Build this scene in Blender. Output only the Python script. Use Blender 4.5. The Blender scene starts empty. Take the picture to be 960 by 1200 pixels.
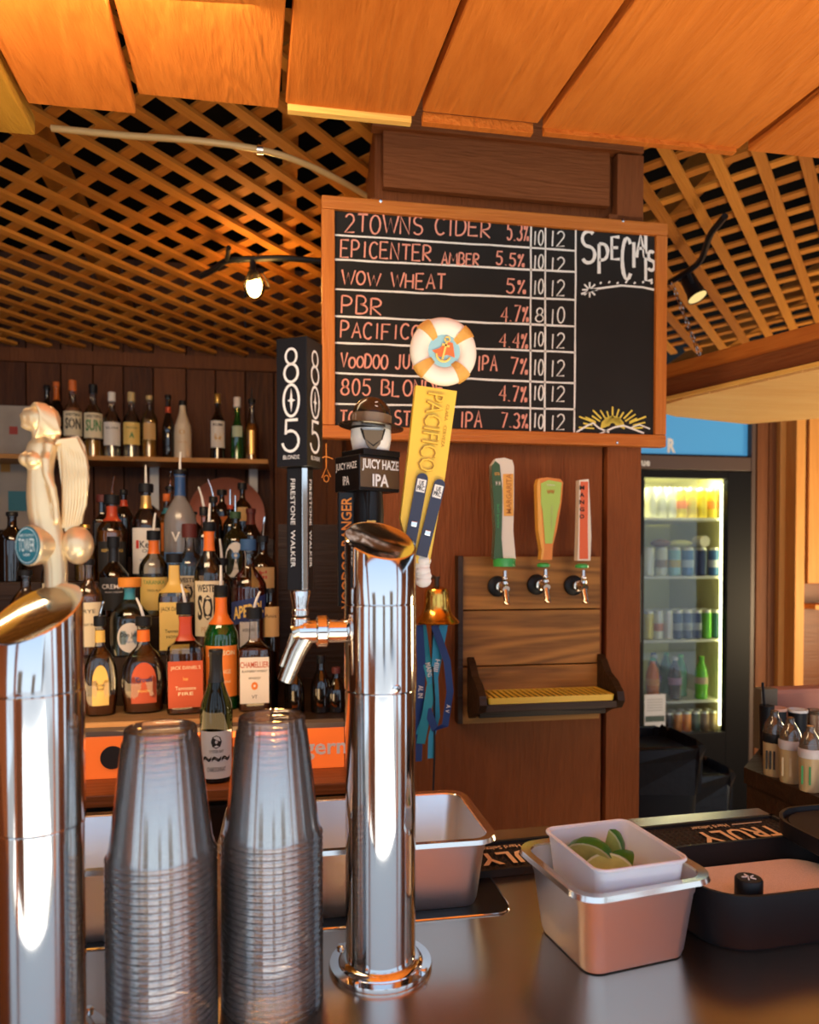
import bpy, bmesh, math, random
from mathutils import Vector, Matrix
random.seed(7)
S = bpy.context.scene
COL = S.collection
PI = math.pi
# ------------------------------------------------------------------ camera
F_PX = 850.0; YAW = math.radians(9.75); PITCH = math.radians(1.2); PPY = 667.0
EYE = Vector((0, 0, 1.5))
cd = bpy.data.cameras.new('camera'); cam = bpy.data.objects.new('camera', cd); COL.objects.link(cam)
cam.location = EYE; cam.rotation_euler = (PI / 2 - PITCH, 0, -YAW)
cd.sensor_fit = 'VERTICAL'; cd.sensor_height = 36.0; cd.lens = F_PX / 1200 * 36.0
cd.shift_y = (PPY - 600) / 1200; cd.clip_start = 0.02
cd.dof.use_dof = True; cd.dof.focus_distance = 1.1; cd.dof.aperture_fstop = 5.0
S.camera = cam
# ------------------------------------------------------------------ view, world, lights
S.view_settings.view_transform = 'Standard'; S.view_settings.look = 'None'
S.view_settings.gamma = 1; S.view_settings.use_curve_mapping = False
S.view_settings.exposure = 0.38
try:
    S.cycles.transparent_max_bounces = 64; S.cycles.max_bounces = 10
except Exception: pass
w = bpy.data.worlds.new('sky'); S.world = w; w.use_nodes = True
nt = w.node_tree; bgn = nt.nodes['Background']
tc = nt.nodes.new('ShaderNodeTexCoord'); sp = nt.nodes.new('ShaderNodeSeparateXYZ'); cr = nt.nodes.new('ShaderNodeValToRGB')
nt.links.new(tc.outputs['Generated'], sp.inputs[0]); nt.links.new(sp.outputs['Z'], cr.inputs[0]); nt.links.new(cr.outputs[0], bgn.inputs[0])
cr.color_ramp.elements[0].position = 0.0; cr.color_ramp.elements[0].color = (0.70, 0.84, 1.0, 1)
cr.color_ramp.elements[1].position = 0.7; cr.color_ramp.elements[1].color = (0.42, 0.62, 0.95, 1)
bgn.inputs[1].default_value = 1.1

def lamp(name, kind, loc, energy, color, target=None, size=1.0, sizey=None, **kw):
    l = bpy.data.lights.new(name, kind); l.energy = energy; l.color = color
    if kind == 'AREA':
        l.size = size
        if sizey: l.shape = 'RECTANGLE'; l.size_y = sizey
    elif kind in ('POINT', 'SPOT'): l.shadow_soft_size = size
    for k, v in kw.items(): setattr(l, k, v)
    o = bpy.data.objects.new(name, l); COL.objects.link(o); o.location = loc
    if target is not None:
        o.rotation_euler = (Vector(target) - Vector(loc)).to_track_quat('-Z', 'Y').to_euler()
    return o
WARM = (1.0, 0.62, 0.28); SUNW = (1.0, 0.86, 0.66)
# added area lamps standing in for daylight bounced off the deck behind the camera
lamp('deck_bounce_fill', 'AREA', (-0.1, -1.75, 0.12), 68, (0.97, 0.95, 0.88), (-0.1, -0.7, 2.4), 4.6, 2.2)
lamp('plank_bounce_fill', 'AREA', (0.1, -0.25, 0.12), 72, (1.0, 0.74, 0.42), (0.1, 0.0, 2.4), 2.8, 0.8)  # added low at the bar front to brighten the planks overhead
# evening light coming in through the serving hatch on the right
lamp('hatch_daylight', 'AREA', (3.5, 2.3, 1.1), 30, (1.0, .76, .44), (1.9, 3.0, 1.9), 0.6, 0.6)
# unseen area lamps added to wash the lattice and the back shelves
lamp('lattice_fill', 'AREA', (-0.75, 1.9, 1.05), 9, WARM, (-0.6, 2.6, 2.6), 1.6, 0.5)
lamp('back_shelf_fill', 'AREA', (-0.5, 1.15, 2.28), 10, (1.0, 0.72, 0.42), (-0.4, 2.2, 1.3), 0.9, 0.3)
sun = lamp('sun', 'SUN', (0, -4, 6), 2.6, (1.0, 0.86, 0.68), None); sun.rotation_euler = (math.radians(32), 0, math.radians(-25)); sun.data.angle = 0.01

# ------------------------------------------------------------------ pixel helpers
FW = Vector((math.sin(YAW) * math.cos(PITCH), math.cos(YAW) * math.cos(PITCH), -math.sin(PITCH)))
RT = Vector((math.cos(YAW), -math.sin(YAW), 0)); UP = RT.cross(FW)
def ray(px, py): return FW + RT * ((px - 480) / F_PX) + UP * ((PPY - py) / F_PX)
def onY(px, py, y): d = ray(px, py); return EYE + d * (y / d.y)
def onZ(px, py, z): d = ray(px, py); return EYE + d * ((z - EYE.z) / d.z)
def at(px, py, dist): return EYE + ray(px, py) * dist
# ------------------------------------------------------------------ materials
MATS = {}
def _new(name):
    m = bpy.data.materials.new(name); m.use_nodes = True
    n = m.node_tree.nodes; b = n['Principled BSDF']; return m, n, m.node_tree.links, b
def mat(name, col, rough=0.5, metal=0.0, spec=0.5, emit=None, es=0, trans=0.0, noise=0.0, nscale=30, bump=0.0, alpha=1.0, coat=0.0, sss=0.0):
    if name in MATS: return MATS[name]
    m, n, l, b = _new(name)
    b.inputs['Base Color'].default_value = (*col, 1); b.inputs['Roughness'].default_value = rough
    b.inputs['Metallic'].default_value = metal; b.inputs['Specular IOR Level'].default_value = spec
    b.inputs['Transmission Weight'].default_value = trans; b.inputs['Alpha'].default_value = alpha
    b.inputs['Coat Weight'].default_value = coat
    if sss: b.inputs['Subsurface Weight'].default_value = sss; b.inputs['Subsurface Radius'].default_value = (.02, .02, .01)
    if emit: b.inputs['Emission Color'].default_value = (*emit, 1); b.inputs['Emission Strength'].default_value = es
    if noise or bump:
        t = n.new('ShaderNodeTexCoord'); nz = n.new('ShaderNodeTexNoise'); nz.inputs['Scale'].default_value = nscale; nz.inputs['Detail'].default_value = 5
        l.new(t.outputs['Object'], nz.inputs[0])
        if noise:
            mx = n.new('ShaderNodeMix'); mx.data_type = 'RGBA'
            l.new(nz.outputs[0], mx.inputs[0])
            mx.inputs[6].default_value = (*[c * (1 - noise) for c in col], 1); mx.inputs[7].default_value = (*[min(1, c * (1 + noise)) for c in col], 1)
            l.new(mx.outputs[2], b.inputs['Base Color'])
        if bump:
            bp = n.new('ShaderNodeBump'); bp.inputs['Strength'].default_value = bump; bp.inputs['Distance'].default_value = 0.003
            l.new(nz.outputs[0], bp.inputs['Height']); l.new(bp.outputs[0], b.inputs['Normal'])
    MATS[name] = m; return m
def wood(name, c1, c2, axis='Z', rough=0.6, scale=14, bump=0.35, stretch=0.06, rand=0.25, spec=0.3, ring=0.5):
    if name in MATS: return MATS[name]
    m, n, l, b = _new(name)
    t = n.new('ShaderNodeTexCoord'); oi = n.new('ShaderNodeObjectInfo')
    sc = n.new('ShaderNodeVectorMath'); sc.operation = 'SCALE'; sc.inputs[0].default_value = (7.3, 5.1, 9.7); l.new(oi.outputs['Random'], sc.inputs['Scale'])
    ad = n.new('ShaderNodeVectorMath'); l.new(t.outputs['Object'], ad.inputs[0]); l.new(sc.outputs[0], ad.inputs[1])
    mp = n.new('ShaderNodeMapping'); l.new(ad.outputs[0], mp.inputs[0])
    s = [1, 1, 1]; s['XYZ'.index(axis)] = stretch; mp.inputs['Scale'].default_value = s
    n1 = n.new('ShaderNodeTexNoise'); n1.inputs['Scale'].default_value = scale; n1.inputs['Detail'].default_value = 3; n1.inputs['Distortion'].default_value = 0.8
    n2 = n.new('ShaderNodeTexNoise'); n2.inputs['Scale'].default_value = scale * 14; n2.inputs['Detail'].default_value = 4
    l.new(mp.outputs[0], n1.inputs[0]); l.new(mp.outputs[0], n2.inputs[0])
    sn = n.new('ShaderNodeMath'); sn.operation = 'MULTIPLY'; sn.inputs[1].default_value = 42; l.new(n1.outputs[0], sn.inputs[0])
    si = n.new('ShaderNodeMath'); si.operation = 'SINE'; l.new(sn.outputs[0], si.inputs[0])
    m1 = n.new('ShaderNodeMapRange'); m1.inputs[1].default_value = -1; m1.inputs[3].default_value = 0.5 - ring / 2; m1.inputs[4].default_value = 0.5 + ring / 2; l.new(si.outputs[0], m1.inputs[0])
    av = n.new('ShaderNodeMath'); av.operation = 'ADD'; l.new(m1.outputs[0], av.inputs[0]); l.new(n2.outputs[0], av.inputs[1])
    hf = n.new('ShaderNodeMath'); hf.operation = 'MULTIPLY_ADD'; hf.inputs[1].default_value = 0.5; l.new(av.outputs[0], hf.inputs[0])
    ro = n.new('ShaderNodeMapRange'); ro.inputs[3].default_value = -rand; ro.inputs[4].default_value = rand; l.new(oi.outputs['Random'], ro.inputs[0]); l.new(ro.outputs[0], hf.inputs[2])
    mx = n.new('ShaderNodeMix'); mx.data_type = 'RGBA'; mx.clamp_factor = True; l.new(hf.outputs[0], mx.inputs[0])
    mx.inputs[6].default_value = (*c1, 1); mx.inputs[7].default_value = (*c2, 1); l.new(mx.outputs[2], b.inputs['Base Color'])
    bp = n.new('ShaderNodeBump'); bp.inputs['Strength'].default_value = bump; bp.inputs['Distance'].default_value = 0.004
    l.new(av.outputs[0], bp.inputs['Height']); l.new(bp.outputs[0], b.inputs['Normal'])
    b.inputs['Roughness'].default_value = rough; b.inputs['Specular IOR Level'].default_value = spec
    MATS[name] = m; return m
def glassy(name, tint, gloss=0.06, rough=0.03, diff=0.0, diffcol=None, gcol=(1, 1, 1)):
    """thin-walled clear material: tinted transparency, fresnel gloss, a share of diffuse"""
    if name in MATS: return MATS[name]
    m, n, l, b = _new(name); n.remove(b)
    tr = n.new('ShaderNodeBsdfTransparent'); tr.inputs[0].default_value = (*tint, 1)
    gl = n.new('ShaderNodeBsdfGlossy'); gl.inputs['Roughness'].default_value = rough; gl.inputs[0].default_value = (*gcol, 1)
    lw = n.new('ShaderNodeFresnel'); lw.inputs[0].default_value = 1.45
    ad = n.new('ShaderNodeMath'); ad.inputs[1].default_value = gloss; ad.use_clamp = True; l.new(lw.outputs[0], ad.inputs[0])
    first = tr.outputs[0]
    if diff:
        df = n.new('ShaderNodeBsdfDiffuse'); df.inputs[0].default_value = (*(diffcol or tint), 1)
        m0 = n.new('ShaderNodeMixShader'); m0.inputs[0].default_value = diff; l.new(tr.outputs[0], m0.inputs[1]); l.new(df.outputs[0], m0.inputs[2]); first = m0.outputs[0]
    mx = n.new('ShaderNodeMixShader'); l.new(ad.outputs[0], mx.inputs[0]); l.new(first, mx.inputs[1]); l.new(gl.outputs[0], mx.inputs[2])
    l.new(mx.outputs[0], n['Material Output'].inputs[0]); MATS[name] = m; return m
def steel(name, col, rough, axis='X', brush=0.0, rvar=0.08):
    if name in MATS: return MATS[name]
    m, n, l, b = _new(name); b.inputs['Metallic'].default_value = 1
    t = n.new('ShaderNodeTexCoord'); mp = n.new('ShaderNodeMapping'); s = [1, 1, 1]; s['XYZ'.index(axis)] = 0.03; mp.inputs['Scale'].default_value = s
    l.new(t.outputs['Object'], mp.inputs[0]); nz = n.new('ShaderNodeTexNoise'); nz.inputs['Scale'].default_value = 260; nz.inputs['Detail'].default_value = 4; l.new(mp.outputs[0], nz.inputs[0])
    nb = n.new('ShaderNodeTexNoise'); nb.inputs['Scale'].default_value = 9; nb.inputs['Detail'].default_value = 6; l.new(t.outputs['Object'], nb.inputs[0])
    mr = n.new('ShaderNodeMapRange'); mr.inputs[3].default_value = rough - rvar; mr.inputs[4].default_value = rough + rvar; l.new(nb.outputs[0], mr.inputs[0]); l.new(mr.outputs[0], b.inputs['Roughness'])
    b.inputs['Base Color'].default_value = (*col, 1)
    if brush:
        bp = n.new('ShaderNodeBump'); bp.inputs['Strength'].default_value = brush; bp.inputs['Distance'].default_value = 0.001; l.new(nz.outputs[0], bp.inputs['Height']); l.new(bp.outputs[0], b.inputs['Normal'])
    MATS[name] = m; return m
M_ORANGE = wood('orange_plank_wood', (0.48, 0.12, 0.014), (0.74, 0.235, 0.038), 'Y', 0.7, 9, 1.0, 0.14, 0.22, spec=.15, ring=0.45)
M_YEL = wood('yellow_plank_wood', (0.42, 0.20, 0.02), (0.62, 0.33, 0.04), 'Y', 0.6, 9, 1.0, 0.12, 0.1)
M_ENDW = wood('pale_plank_end', (0.8, 0.42, 0.08), (0.95, 0.6, 0.16), 'X', 0.7, 20, 0.4)
M_SLAT = wood('lattice_wood', (0.40, 0.13, 0.014), (0.66, 0.26, 0.035), 'X', 0.65, 16, 0.4, 0.05, 0.45, ring=0.3)
M_REDW = wood('red_brown_siding', (0.15, 0.042, 0.012), (0.30, 0.092, 0.027), 'Z', 0.6, 13, 0.9, 0.10, 0.10, spec=0.15, ring=0.25)
M_REDH = wood('red_brown_siding_flat', (0.15, 0.042, 0.012), (0.28, 0.088, 0.026), 'X', 0.6, 13, 0.9, 0.10, 0.10, spec=0.15, ring=0.25)
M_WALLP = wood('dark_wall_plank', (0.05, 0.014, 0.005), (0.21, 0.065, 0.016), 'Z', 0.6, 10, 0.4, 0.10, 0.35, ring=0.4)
M_FRAME = wood('board_frame_wood', (0.42, 0.10, 0.012), (0.66, 0.22, 0.035), 'X', 0.45, 22, 0.3, 0.06, 0.1)
M_FRAMEV = wood('board_frame_wood_upright', (0.42, 0.10, 0.012), (0.66, 0.22, 0.035), 'Z', 0.45, 22, 0.3, 0.06, 0.1)
M_TAPW = wood('stained_tap_plank', (0.05, 0.018, 0.005), (0.52, 0.23, 0.05), 'X', 0.5, 8, 0.3, 0.08, 0.12, spec=.25, ring=0.8)
M_DARKW = wood('dark_stained_wood', (0.018, 0.009, 0.004), (0.05, 0.023, 0.01), 'X', 0.45, 12, 0.3)
M_LEDGE = wood('ledge_wood', (0.13, 0.035, 0.010), (0.24, 0.075, 0.02), 'X', 0.4, 12, 0.2)
M_RISER = wood('riser_wood', (0.18, 0.10, 0.04), (0.33, 0.19, 0.08), 'X', 0.55, 12, 0.2)
M_PINE = wood('pale_pine_board', (0.80, 0.42, 0.13), (0.95, 0.62, 0.25), 'X', 0.55, 9, 0.15, 0.08, 0.12, ring=0.4)
M_PINEV = wood('sunlit_pine_upright', (0.62, 0.23, 0.045), (0.85, 0.40, 0.10), 'Z', 0.55, 9, 0.15, 0.08, 0.12, ring=0.4)  # pale tone also carries the sunlight on the right-hand boards
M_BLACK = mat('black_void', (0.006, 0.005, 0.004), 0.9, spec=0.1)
M_BPLAS = mat('black_plastic', (0.009, 0.010, 0.012), 0.42, spec=.3)
M_BRUB = mat('black_rubber', (0.015, 0.014, 0.013), 0.6)
M_STEEL = steel('polished_steel', (0.78, 0.77, 0.75), 0.085, 'Z', 0.0, 0.03)
M_CHROME = mat('chrome', (0.82, 0.80, 0.77), 0.08, 1)
M_PAN = steel('satin_pan_steel', (0.82, 0.84, 0.87), 0.40, 'Z', 0.05, 0.06)
M_RIM = steel('pan_rim_steel', (0.86, 0.80, 0.72), 0.20, 'X', 0.0, 0.04)
M_COUNTER = steel('brushed_counter_steel', (0.56, 0.48, 0.41), 0.25, 'X', 0.0, 0.035)
M_BRASS = mat('brass', (0.85, 0.50, 0.10), 0.2, 1, bump=0.3, nscale=60)
M_WHITE = mat('white_plastic', (0.80, 0.82, 0.86), 0.4, sss=0.3)
M_WHT = mat('white_paint', (0.85, 0.83, 0.78), 0.5)
M_CREAM = mat('cream_label_paper', (0.80, 0.70, 0.48), 0.6)
M_CHALK = mat('white_chalk', (0.88, 0.86, 0.80), 0.9, noise=0.12, nscale=300)
M_PINK = mat('salmon_chalk', (0.86, 0.36, 0.26), 0.9, noise=0.15, nscale=300)
M_YCH = mat('yellow_chalk', (0.85, 0.66, 0.10), 0.9)
M_GOLDL = mat('gold_lettering', (0.9, 0.62, 0.15), 0.5)
M_INK = mat('black_ink', (0.015, 0.012, 0.01), 0.6)
M_CUP = glassy('clear_cup_plastic', (0.998, 0.994, 0.986), 0.045, 0.06, 0.03, (.95, .92, .88))
M_GLASS = glassy('clear_bottle_glass', (0.86, 0.86, 0.82), 0.04, 0.04)
M_FROST = glassy('frosted_glass', (0.6, 0.6, 0.6), 0.03, 0.2, 0.55, (0.42, 0.40, 0.40))
M_GGREEN = glassy('green_bottle_glass', (0.05, 0.42, 0.10), 0.05, 0.05, 0.25, (0.02, 0.20, 0.04))
M_GDARK = glassy('dark_bottle_glass', (0.05, 0.035, 0.02), 0.05, 0.05, 0.3, (0.02, 0.013, 0.008))
M_GOLIVE = glassy('olive_bottle_glass', (0.14, 0.15, 0.04), 0.05, 0.05, 0.3, (0.03, 0.035, 0.01))
M_GTEAL = glassy('pale_blue_glass', (0.65, 0.78, 0.76), 0.05, 0.05)
M_DOOR = glassy('door_glass', (0.93, 0.95, 0.93), 0.0, 0.02)
def liquid(name, t, d=0.35): return glassy(name, t, 0.02, 0.1, d, tuple(c * 0.75 for c in t))
L_AMBER = liquid('amber_liquor', (0.75, 0.30, 0.05)); L_BROWN = liquid('brown_liquor', (0.28, 0.075, 0.02), 0.5)
L_CLEAR = liquid('clear_liquor', (0.9, 0.88, 0.82), 0.06); L_RED = liquid('dark_red_liquor', (0.25, 0.03, 0.02), 0.5)
L_PEACH = liquid('pink_liquor', (0.85, 0.42, 0.25), 0.5); L_GOLD = liquid('golden_liquor', (0.9, 0.55, 0.12), 0.35)
def flat(name, c, r=0.55): return mat(name, c, r)
# ------------------------------------------------------------------ mesh helpers
def ob(name, bm, m, parent=None, smooth=False, loc=None):
    if isinstance(bm, bpy.types.Mesh): me = bm
    else:
        bmesh.ops.recalc_face_normals(bm, faces=bm.faces[:])
        me = bpy.data.meshes.new(name); bm.to_mesh(me); bm.free()
    ms = m if isinstance(m, (list, tuple)) else [m]
    for x in ms:
        if len(me.materials) < len(ms): me.materials.append(x)
    if smooth:
        me.polygons.foreach_set('use_smooth', [True] * len(me.polygons))
        try: me.set_sharp_from_angle(angle=math.radians(38))
        except Exception: pass
    o = bpy.data.objects.new(name, me); COL.objects.link(o)
    if parent: o.parent = parent
    if loc is not None: o.location = loc
    return o
def thing(name, label, cat, loc=(0, 0, 0), rz=0.0, group=None, rot=None):
    o = bpy.data.objects.new(name, None); COL.objects.link(o); o.location = loc; o.rotation_euler = rot or (0, 0, rz)
    o.empty_display_size = 0.02; o['label'] = label; o['category'] = cat
    if group: o['group'] = group
    return o
def tag(o, label, cat, group=None):
    o['label'] = label; o['category'] = cat
    if group: o['group'] = group
    return o
def struct(o): o['kind'] = 'structure'; return o
def copy_tree(o, parent=None):
    c = o.copy(); COL.objects.link(c); c.parent = parent
    for ch in list(o.children): copy_tree(ch, c)
    return c
def box(bm, c, s, rot=None, bev=0.0, mi=0):
    r = bmesh.ops.create_cube(bm, size=1.0)
    M = Matrix.Translation(c) @ (rot.to_4x4() if rot else Matrix()) @ Matrix.Diagonal((*s, 1))
    bmesh.ops.transform(bm, matrix=M, verts=r['verts'])
    fs = {f for v in r['verts'] for f in v.link_faces}
    for f in fs: f.material_index = mi
    if bev:
        es = list({e for v in r['verts'] for e in v.link_edges})
        bmesh.ops.bevel(bm, geom=es, offset=bev, segments=2, affect='EDGES', profile=0.6)
    return bm
def B(): return bmesh.new()
def bx(c, s, rot=None, bev=0.0): return box(B(), c, s, rot, bev)
def loft(bm, rings, close0=True, close1=True, mi=0):
    vr = [[bm.verts.new(p) for p in r] for r in rings]; n = len(vr[0])
    for a, b in zip(vr, vr[1:]):
        for i in range(n):
            f = bm.faces.new((a[i], a[(i + 1) % n], b[(i + 1) % n], b[i])); f.material_index = mi
    if close0: bm.faces.new(vr[0][::-1]).material_index = mi
    if close1: bm.faces.new(vr[-1]).material_index = mi
    return bm
def ringpts(r, z, n=24, ry=None, p=2.0, cx=0, cy=0, a0=0.0):
    ry = ry or r; out = []
    for i in range(n):
        a = a0 + 2 * PI * i / n; c, s = math.cos(a), math.sin(a)
        c2 = math.copysign(abs(c) ** (2 / p), c); s2 = math.copysign(abs(s) ** (2 / p), s)
        out.append(Vector((cx + r * c2, cy + ry * s2, z)))
    return out
def lathe(prof, n=24, bm=None, p=2.0, flat_=1.0, c0=True, c1=True, mi=0, T=None):
    bm = bm or B(); rings = [ringpts(max(r, 1e-5), z, n, max(r, 1e-5) * flat_, p) for r, z in prof]
    if T: rings = [[T @ v for v in r] for r in rings]
    return loft(bm, rings, c0, c1, mi)
def tube(path, r, n=8, bm=None, closed=False, mi=0):
    bm = bm or B(); path = [Vector(p) for p in path]; rings = []; up = Vector((0.13, 0.21, 1)).normalized(); N = len(path)
    for i, p in enumerate(path):
        a = path[(i - 1) % N] if (closed or i > 0) else p; b_ = path[(i + 1) % N] if (closed or i < N - 1) else p
        t = (b_ - a).normalized(); u = t.cross(up)
        if u.length < 1e-3: u = t.cross(Vector((1, 0, 0)))
        u.normalize(); v = u.cross(t); rr = r[i] if isinstance(r, (list, tuple)) else r
        rings.append([p + (u * math.cos(2 * PI * k / n) + v * math.sin(2 * PI * k / n)) * rr for k in range(n)])
    if closed: rings.append(rings[0])
    if closed:
        vr = [[bm.verts.new(p) for p in q] for q in rings[:-1]]
        for i in range(len(vr)):
            a, b_ = vr[i], vr[(i + 1) % len(vr)]
            for k in range(n): bm.faces.new((a[k], a[(k + 1) % n], b_[(k + 1) % n], b_[k])).material_index = mi
        return bm
    return loft(bm, rings, True, True, mi)
def ball(bm, c, r, seg=16, rot=None, mi=0):
    s = r if isinstance(r, (tuple, list)) else (r, r, r)
    q = bmesh.ops.create_uvsphere(bm, u_segments=seg, v_segments=max(6, seg // 2), radius=1.0)
    bmesh.ops.transform(bm, matrix=Matrix.Translation(c) @ (rot.to_4x4() if rot else Matrix()) @ Matrix.Diagonal((*s, 1)), verts=q['verts'])
    for f in {f for v in q['verts'] for f in v.link_faces}: f.material_index = mi
    return bm
def prism(pts, y0, y1, bm=None, mi=0):
    """outline in x,z extruded along y"""
    bm = bm or B(); return loft(bm, [[Vector((x, y0, z)) for x, z in pts], [Vector((x, y1, z)) for x, z in pts]], True, True, mi)
def slab(pts, z0, z1, bm=None):
    bm = bm or B(); return loft(bm, [[Vector((x, y, z0)) for x, y in pts], [Vector((x, y, z1)) for x, y in pts]])
def smooth_path(P_, n=5):
    out = []
    for i in range(len(P_) - 1):
        p0, p1, p2, p3 = P_[max(i - 1, 0)], P_[i], P_[i + 1], P_[min(i + 2, len(P_) - 1)]
        for k in range(n):
            t = k / n; out.append(.5 * ((2 * p1) + (p2 - p0) * t + (2 * p0 - 5 * p1 + 4 * p2 - p3) * t * t + (3 * p1 - p0 - 3 * p2 + p3) * t ** 3))
    return out + [P_[-1]]
def rrect(hx, hy, r, z, n=6, cx=0, cy=0):
    out = []
    for qx, qy, a0 in ((1, 1, 0), (-1, 1, PI / 2), (-1, -1, PI), (1, -1, 1.5 * PI)):
        for i in range(n + 1):
            a = a0 + PI / 2 * i / n; out.append(Vector((cx + qx * (hx - r) + r * math.cos(a), cy + qy * (hy - r) + r * math.sin(a), z)))
    return out
# text: outline font mesh fitted to a w x h box in the XZ plane, facing -Y
TXT = {}
def text(s, wd, h, bold=0.0, ext=0.0004, R=None, skew=0.0):
    key = (s, bold)
    if key not in TXT:
        cu = bpy.data.curves.new('t', 'FONT'); cu.body = s; cu.resolution_u = 2; cu.offset = bold; cu.space_line = 0.8; cu.align_x = 'CENTER'
        o = bpy.data.objects.new('t', cu); COL.objects.link(o); dg = bpy.context.evaluated_depsgraph_get()
        me = bpy.data.meshes.new_from_object(o.evaluated_get(dg)); COL.objects.unlink(o); bpy.data.objects.remove(o)
        vs = [v.co.copy() for v in me.vertices]; fs = [tuple(p.vertices) for p in me.polygons]; bpy.data.meshes.remove(me); TXT[key] = (vs, fs)
    vs, fs = TXT[key]
    x0 = min(v.x for v in vs); x1 = max(v.x for v in vs); y0 = min(v.y for v in vs); y1 = max(v.y for v in vs)
    bm = B(); out = []
    for v in vs:
        x = ((v.x - x0) / (x1 - x0) - 0.5) * wd; z = ((v.y - y0) / max(y1 - y0, 1e-6) - 0.5) * h; z += skew * x; y = -ext
        if R: a = x / R; x, y = R * math.sin(a), -(R + ext) * math.cos(a)
        out.append(bm.verts.new((x, y, z)))
    for f in fs:
        try: bm.faces.new([out[i] for i in f])
        except Exception: pass
    return bm
def moved(bm, M): bmesh.ops.transform(bm, matrix=M, verts=bm.verts[:]); return bm
TR = Matrix.Translation
# stroke alphabet for chalk writing
def arc(cx, cy, rx, ry, a0, a1, n=9): return [(cx + rx * math.cos(math.radians(a0 + (a1 - a0) * i / n)), cy + ry * math.sin(math.radians(a0 + (a1 - a0) * i / n))) for i in range(n + 1)]
SF = {
 'A': [[(0, 0), (.5, 1), (1, 0)], [(.2, .38), (.8, .38)]], 'B': [[(0, 0), (0, 1)], [(0, 1)] + arc(.35, .76, .45, .24, 90, -90) + arc(.4, .26, .55, .26, 90, -90) + [(0, 0)]],
 'C': [arc(.55, .5, .52, .5, 45, 315, 12)], 'D': [[(0, 0), (0, 1)], [(0, 1)] + arc(.3, .5, .68, .5, 90, -90, 10) + [(0, 0)]],
 'E': [[(.9, 1), (0, 1), (0, 0), (.95, 0)], [(0, .52), (.75, .52)]], 'F': [[(.9, 1), (0, 1), (0, 0)], [(0, .52), (.7, .52)]],
 'G': [arc(.5, .5, .5, .5, 50, 330, 12) + [(.95, .45), (.55, .45)]], 'H': [[(0, 0), (0, 1)], [(.9, 0), (.9, 1)], [(0, .5), (.9, .5)]],
 'I': [[(.5, 0), (.5, 1)]], 'J': [[(.7, 1), (.7, .25)] + arc(.38, .25, .32, .25, 0, -160)], 'L': [[(0, 1), (0, 0), (.8, 0)]],
 'M': [[(0, 0), (.1, 1), (.5, .35), (.9, 1), (1, 0)]], 'N': [[(0, 0), (0, 1), (.9, 0), (.9, 1)]], 'O': [arc(.5, .5, .5, .5, 90, 450, 14)],
 'P': [[(0, 0), (0, 1)], [(0, 1)] + arc(.35, .73, .5, .27, 90, -90) + [(0, .46)]], 'R': [[(0, 0), (0, 1)], [(0, 1)] + arc(.35, .75, .5, .25, 90, -90) + [(0, .5), (.9, 0)]],
 'S': [arc(.5, .76, .42, .24, 40, 250, 9) + arc(.5, .25, .45, .26, 80, -150, 9)], 'T': [[(0, 1), (1, 1)], [(.5, 1), (.5, 0)]],
 'U': [[(0, 1), (0, .35)] + arc(.45, .35, .45, .35, 180, 360) + [(.9, 1)]], 'V': [[(0, 1), (.5, 0), (1, 1)]], 'W': [[(0, 1), (.28, 0), (.5, .8), (.75, 0), (1.05, 1)]],
 'Y': [[(0, 1), (.5, .5), (1, 1)], [(.5, .5), (.5, 0)]], 'Z': [[(0, 1), (.9, 1), (0, 0), (.9, 0)]],
 '0': [arc(.5, .5, .42, .5, 90, 450, 14)], '1': [[(.5, 0), (.5, 1)]], '2': [arc(.45, .72, .42, .28, 160, -30, 9) + [(0, 0), (.95, .02)]],
 '3': [arc(.4, .75, .42, .25, 150, -80, 9) + arc(.4, .26, .48, .26, 80, -150, 9)], '4': [[(.75, 0), (.75, 1), (0, .35), (1, .35)]],
 '5': [[(.9, 1), (.15, 1), (.1, .58)] + arc(.42, .32, .45, .32, 110, -150, 10)], '7': [[(0, 1), (.9, 1), (.3, 0)]],
 '8': [arc(.5, .75, .35, .25, -90, 270, 12), arc(.5, .25, .45, .25, 90, 450, 12)], '.': [[(.4, 0), (.5, .05)]], '%': [[(.1, 0), (.7, 1)], arc(.15, .8, .12, .14, 0, 360, 6), arc(.75, .15, .12, .14, 0, 360, 6)], ' ': [],
}
WD = {'I': .45, '1': .4, '.': .35, ' ': .55, 'M': 1.15, 'W': 1.2, '%': .85}
def ribbon(bm, pts, wd, y, mp, mi=0):
    """flat chalk stroke through 2D points, mapped to the world by mp(x, z, y)"""
    pts = [Vector(p) for p in pts]
    L, Rr = [], []
    for i, p in enumerate(pts):
        a = pts[max(0, i - 1)]; b_ = pts[min(len(pts) - 1, i + 1)]; t = (b_ - a)
        t = t.normalized() if t.length > 1e-9 else Vector((1, 0)); nrm = Vector((-t.y, t.x)) * wd * random.uniform(.42, .58)
        L.append(p + nrm); Rr.append(p - nrm)
    vl = [bm.verts.new(mp(q.x, q.y, y)) for q in L]; vr = [bm.verts.new(mp(q.x, q.y, y)) for q in Rr]
    for i in range(len(pts) - 1): bm.faces.new((vl[i], vl[i + 1], vr[i + 1], vr[i])).material_index = mi
# ------------------------------------------------------------------ SETTING
CT = 1.054                                   # steel counter height
def solid(name, bm, m, parent=None, smooth=False): return ob(name, bm, m, parent, smooth)
struct(solid('floor', bx((0.5, 0.6, -0.02), (9, 8.6, 0.04)), mat('deck_floor', (0.33, 0.31, 0.28), 0.8, noise=0.3, nscale=4)))
struct(solid('floor', bx((0.5, -7, -0.03), (16, 6.6, 0.04)), mat('ground_outside', (0.52, 0.53, 0.52), 0.9, noise=0.2, nscale=2)))
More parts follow.
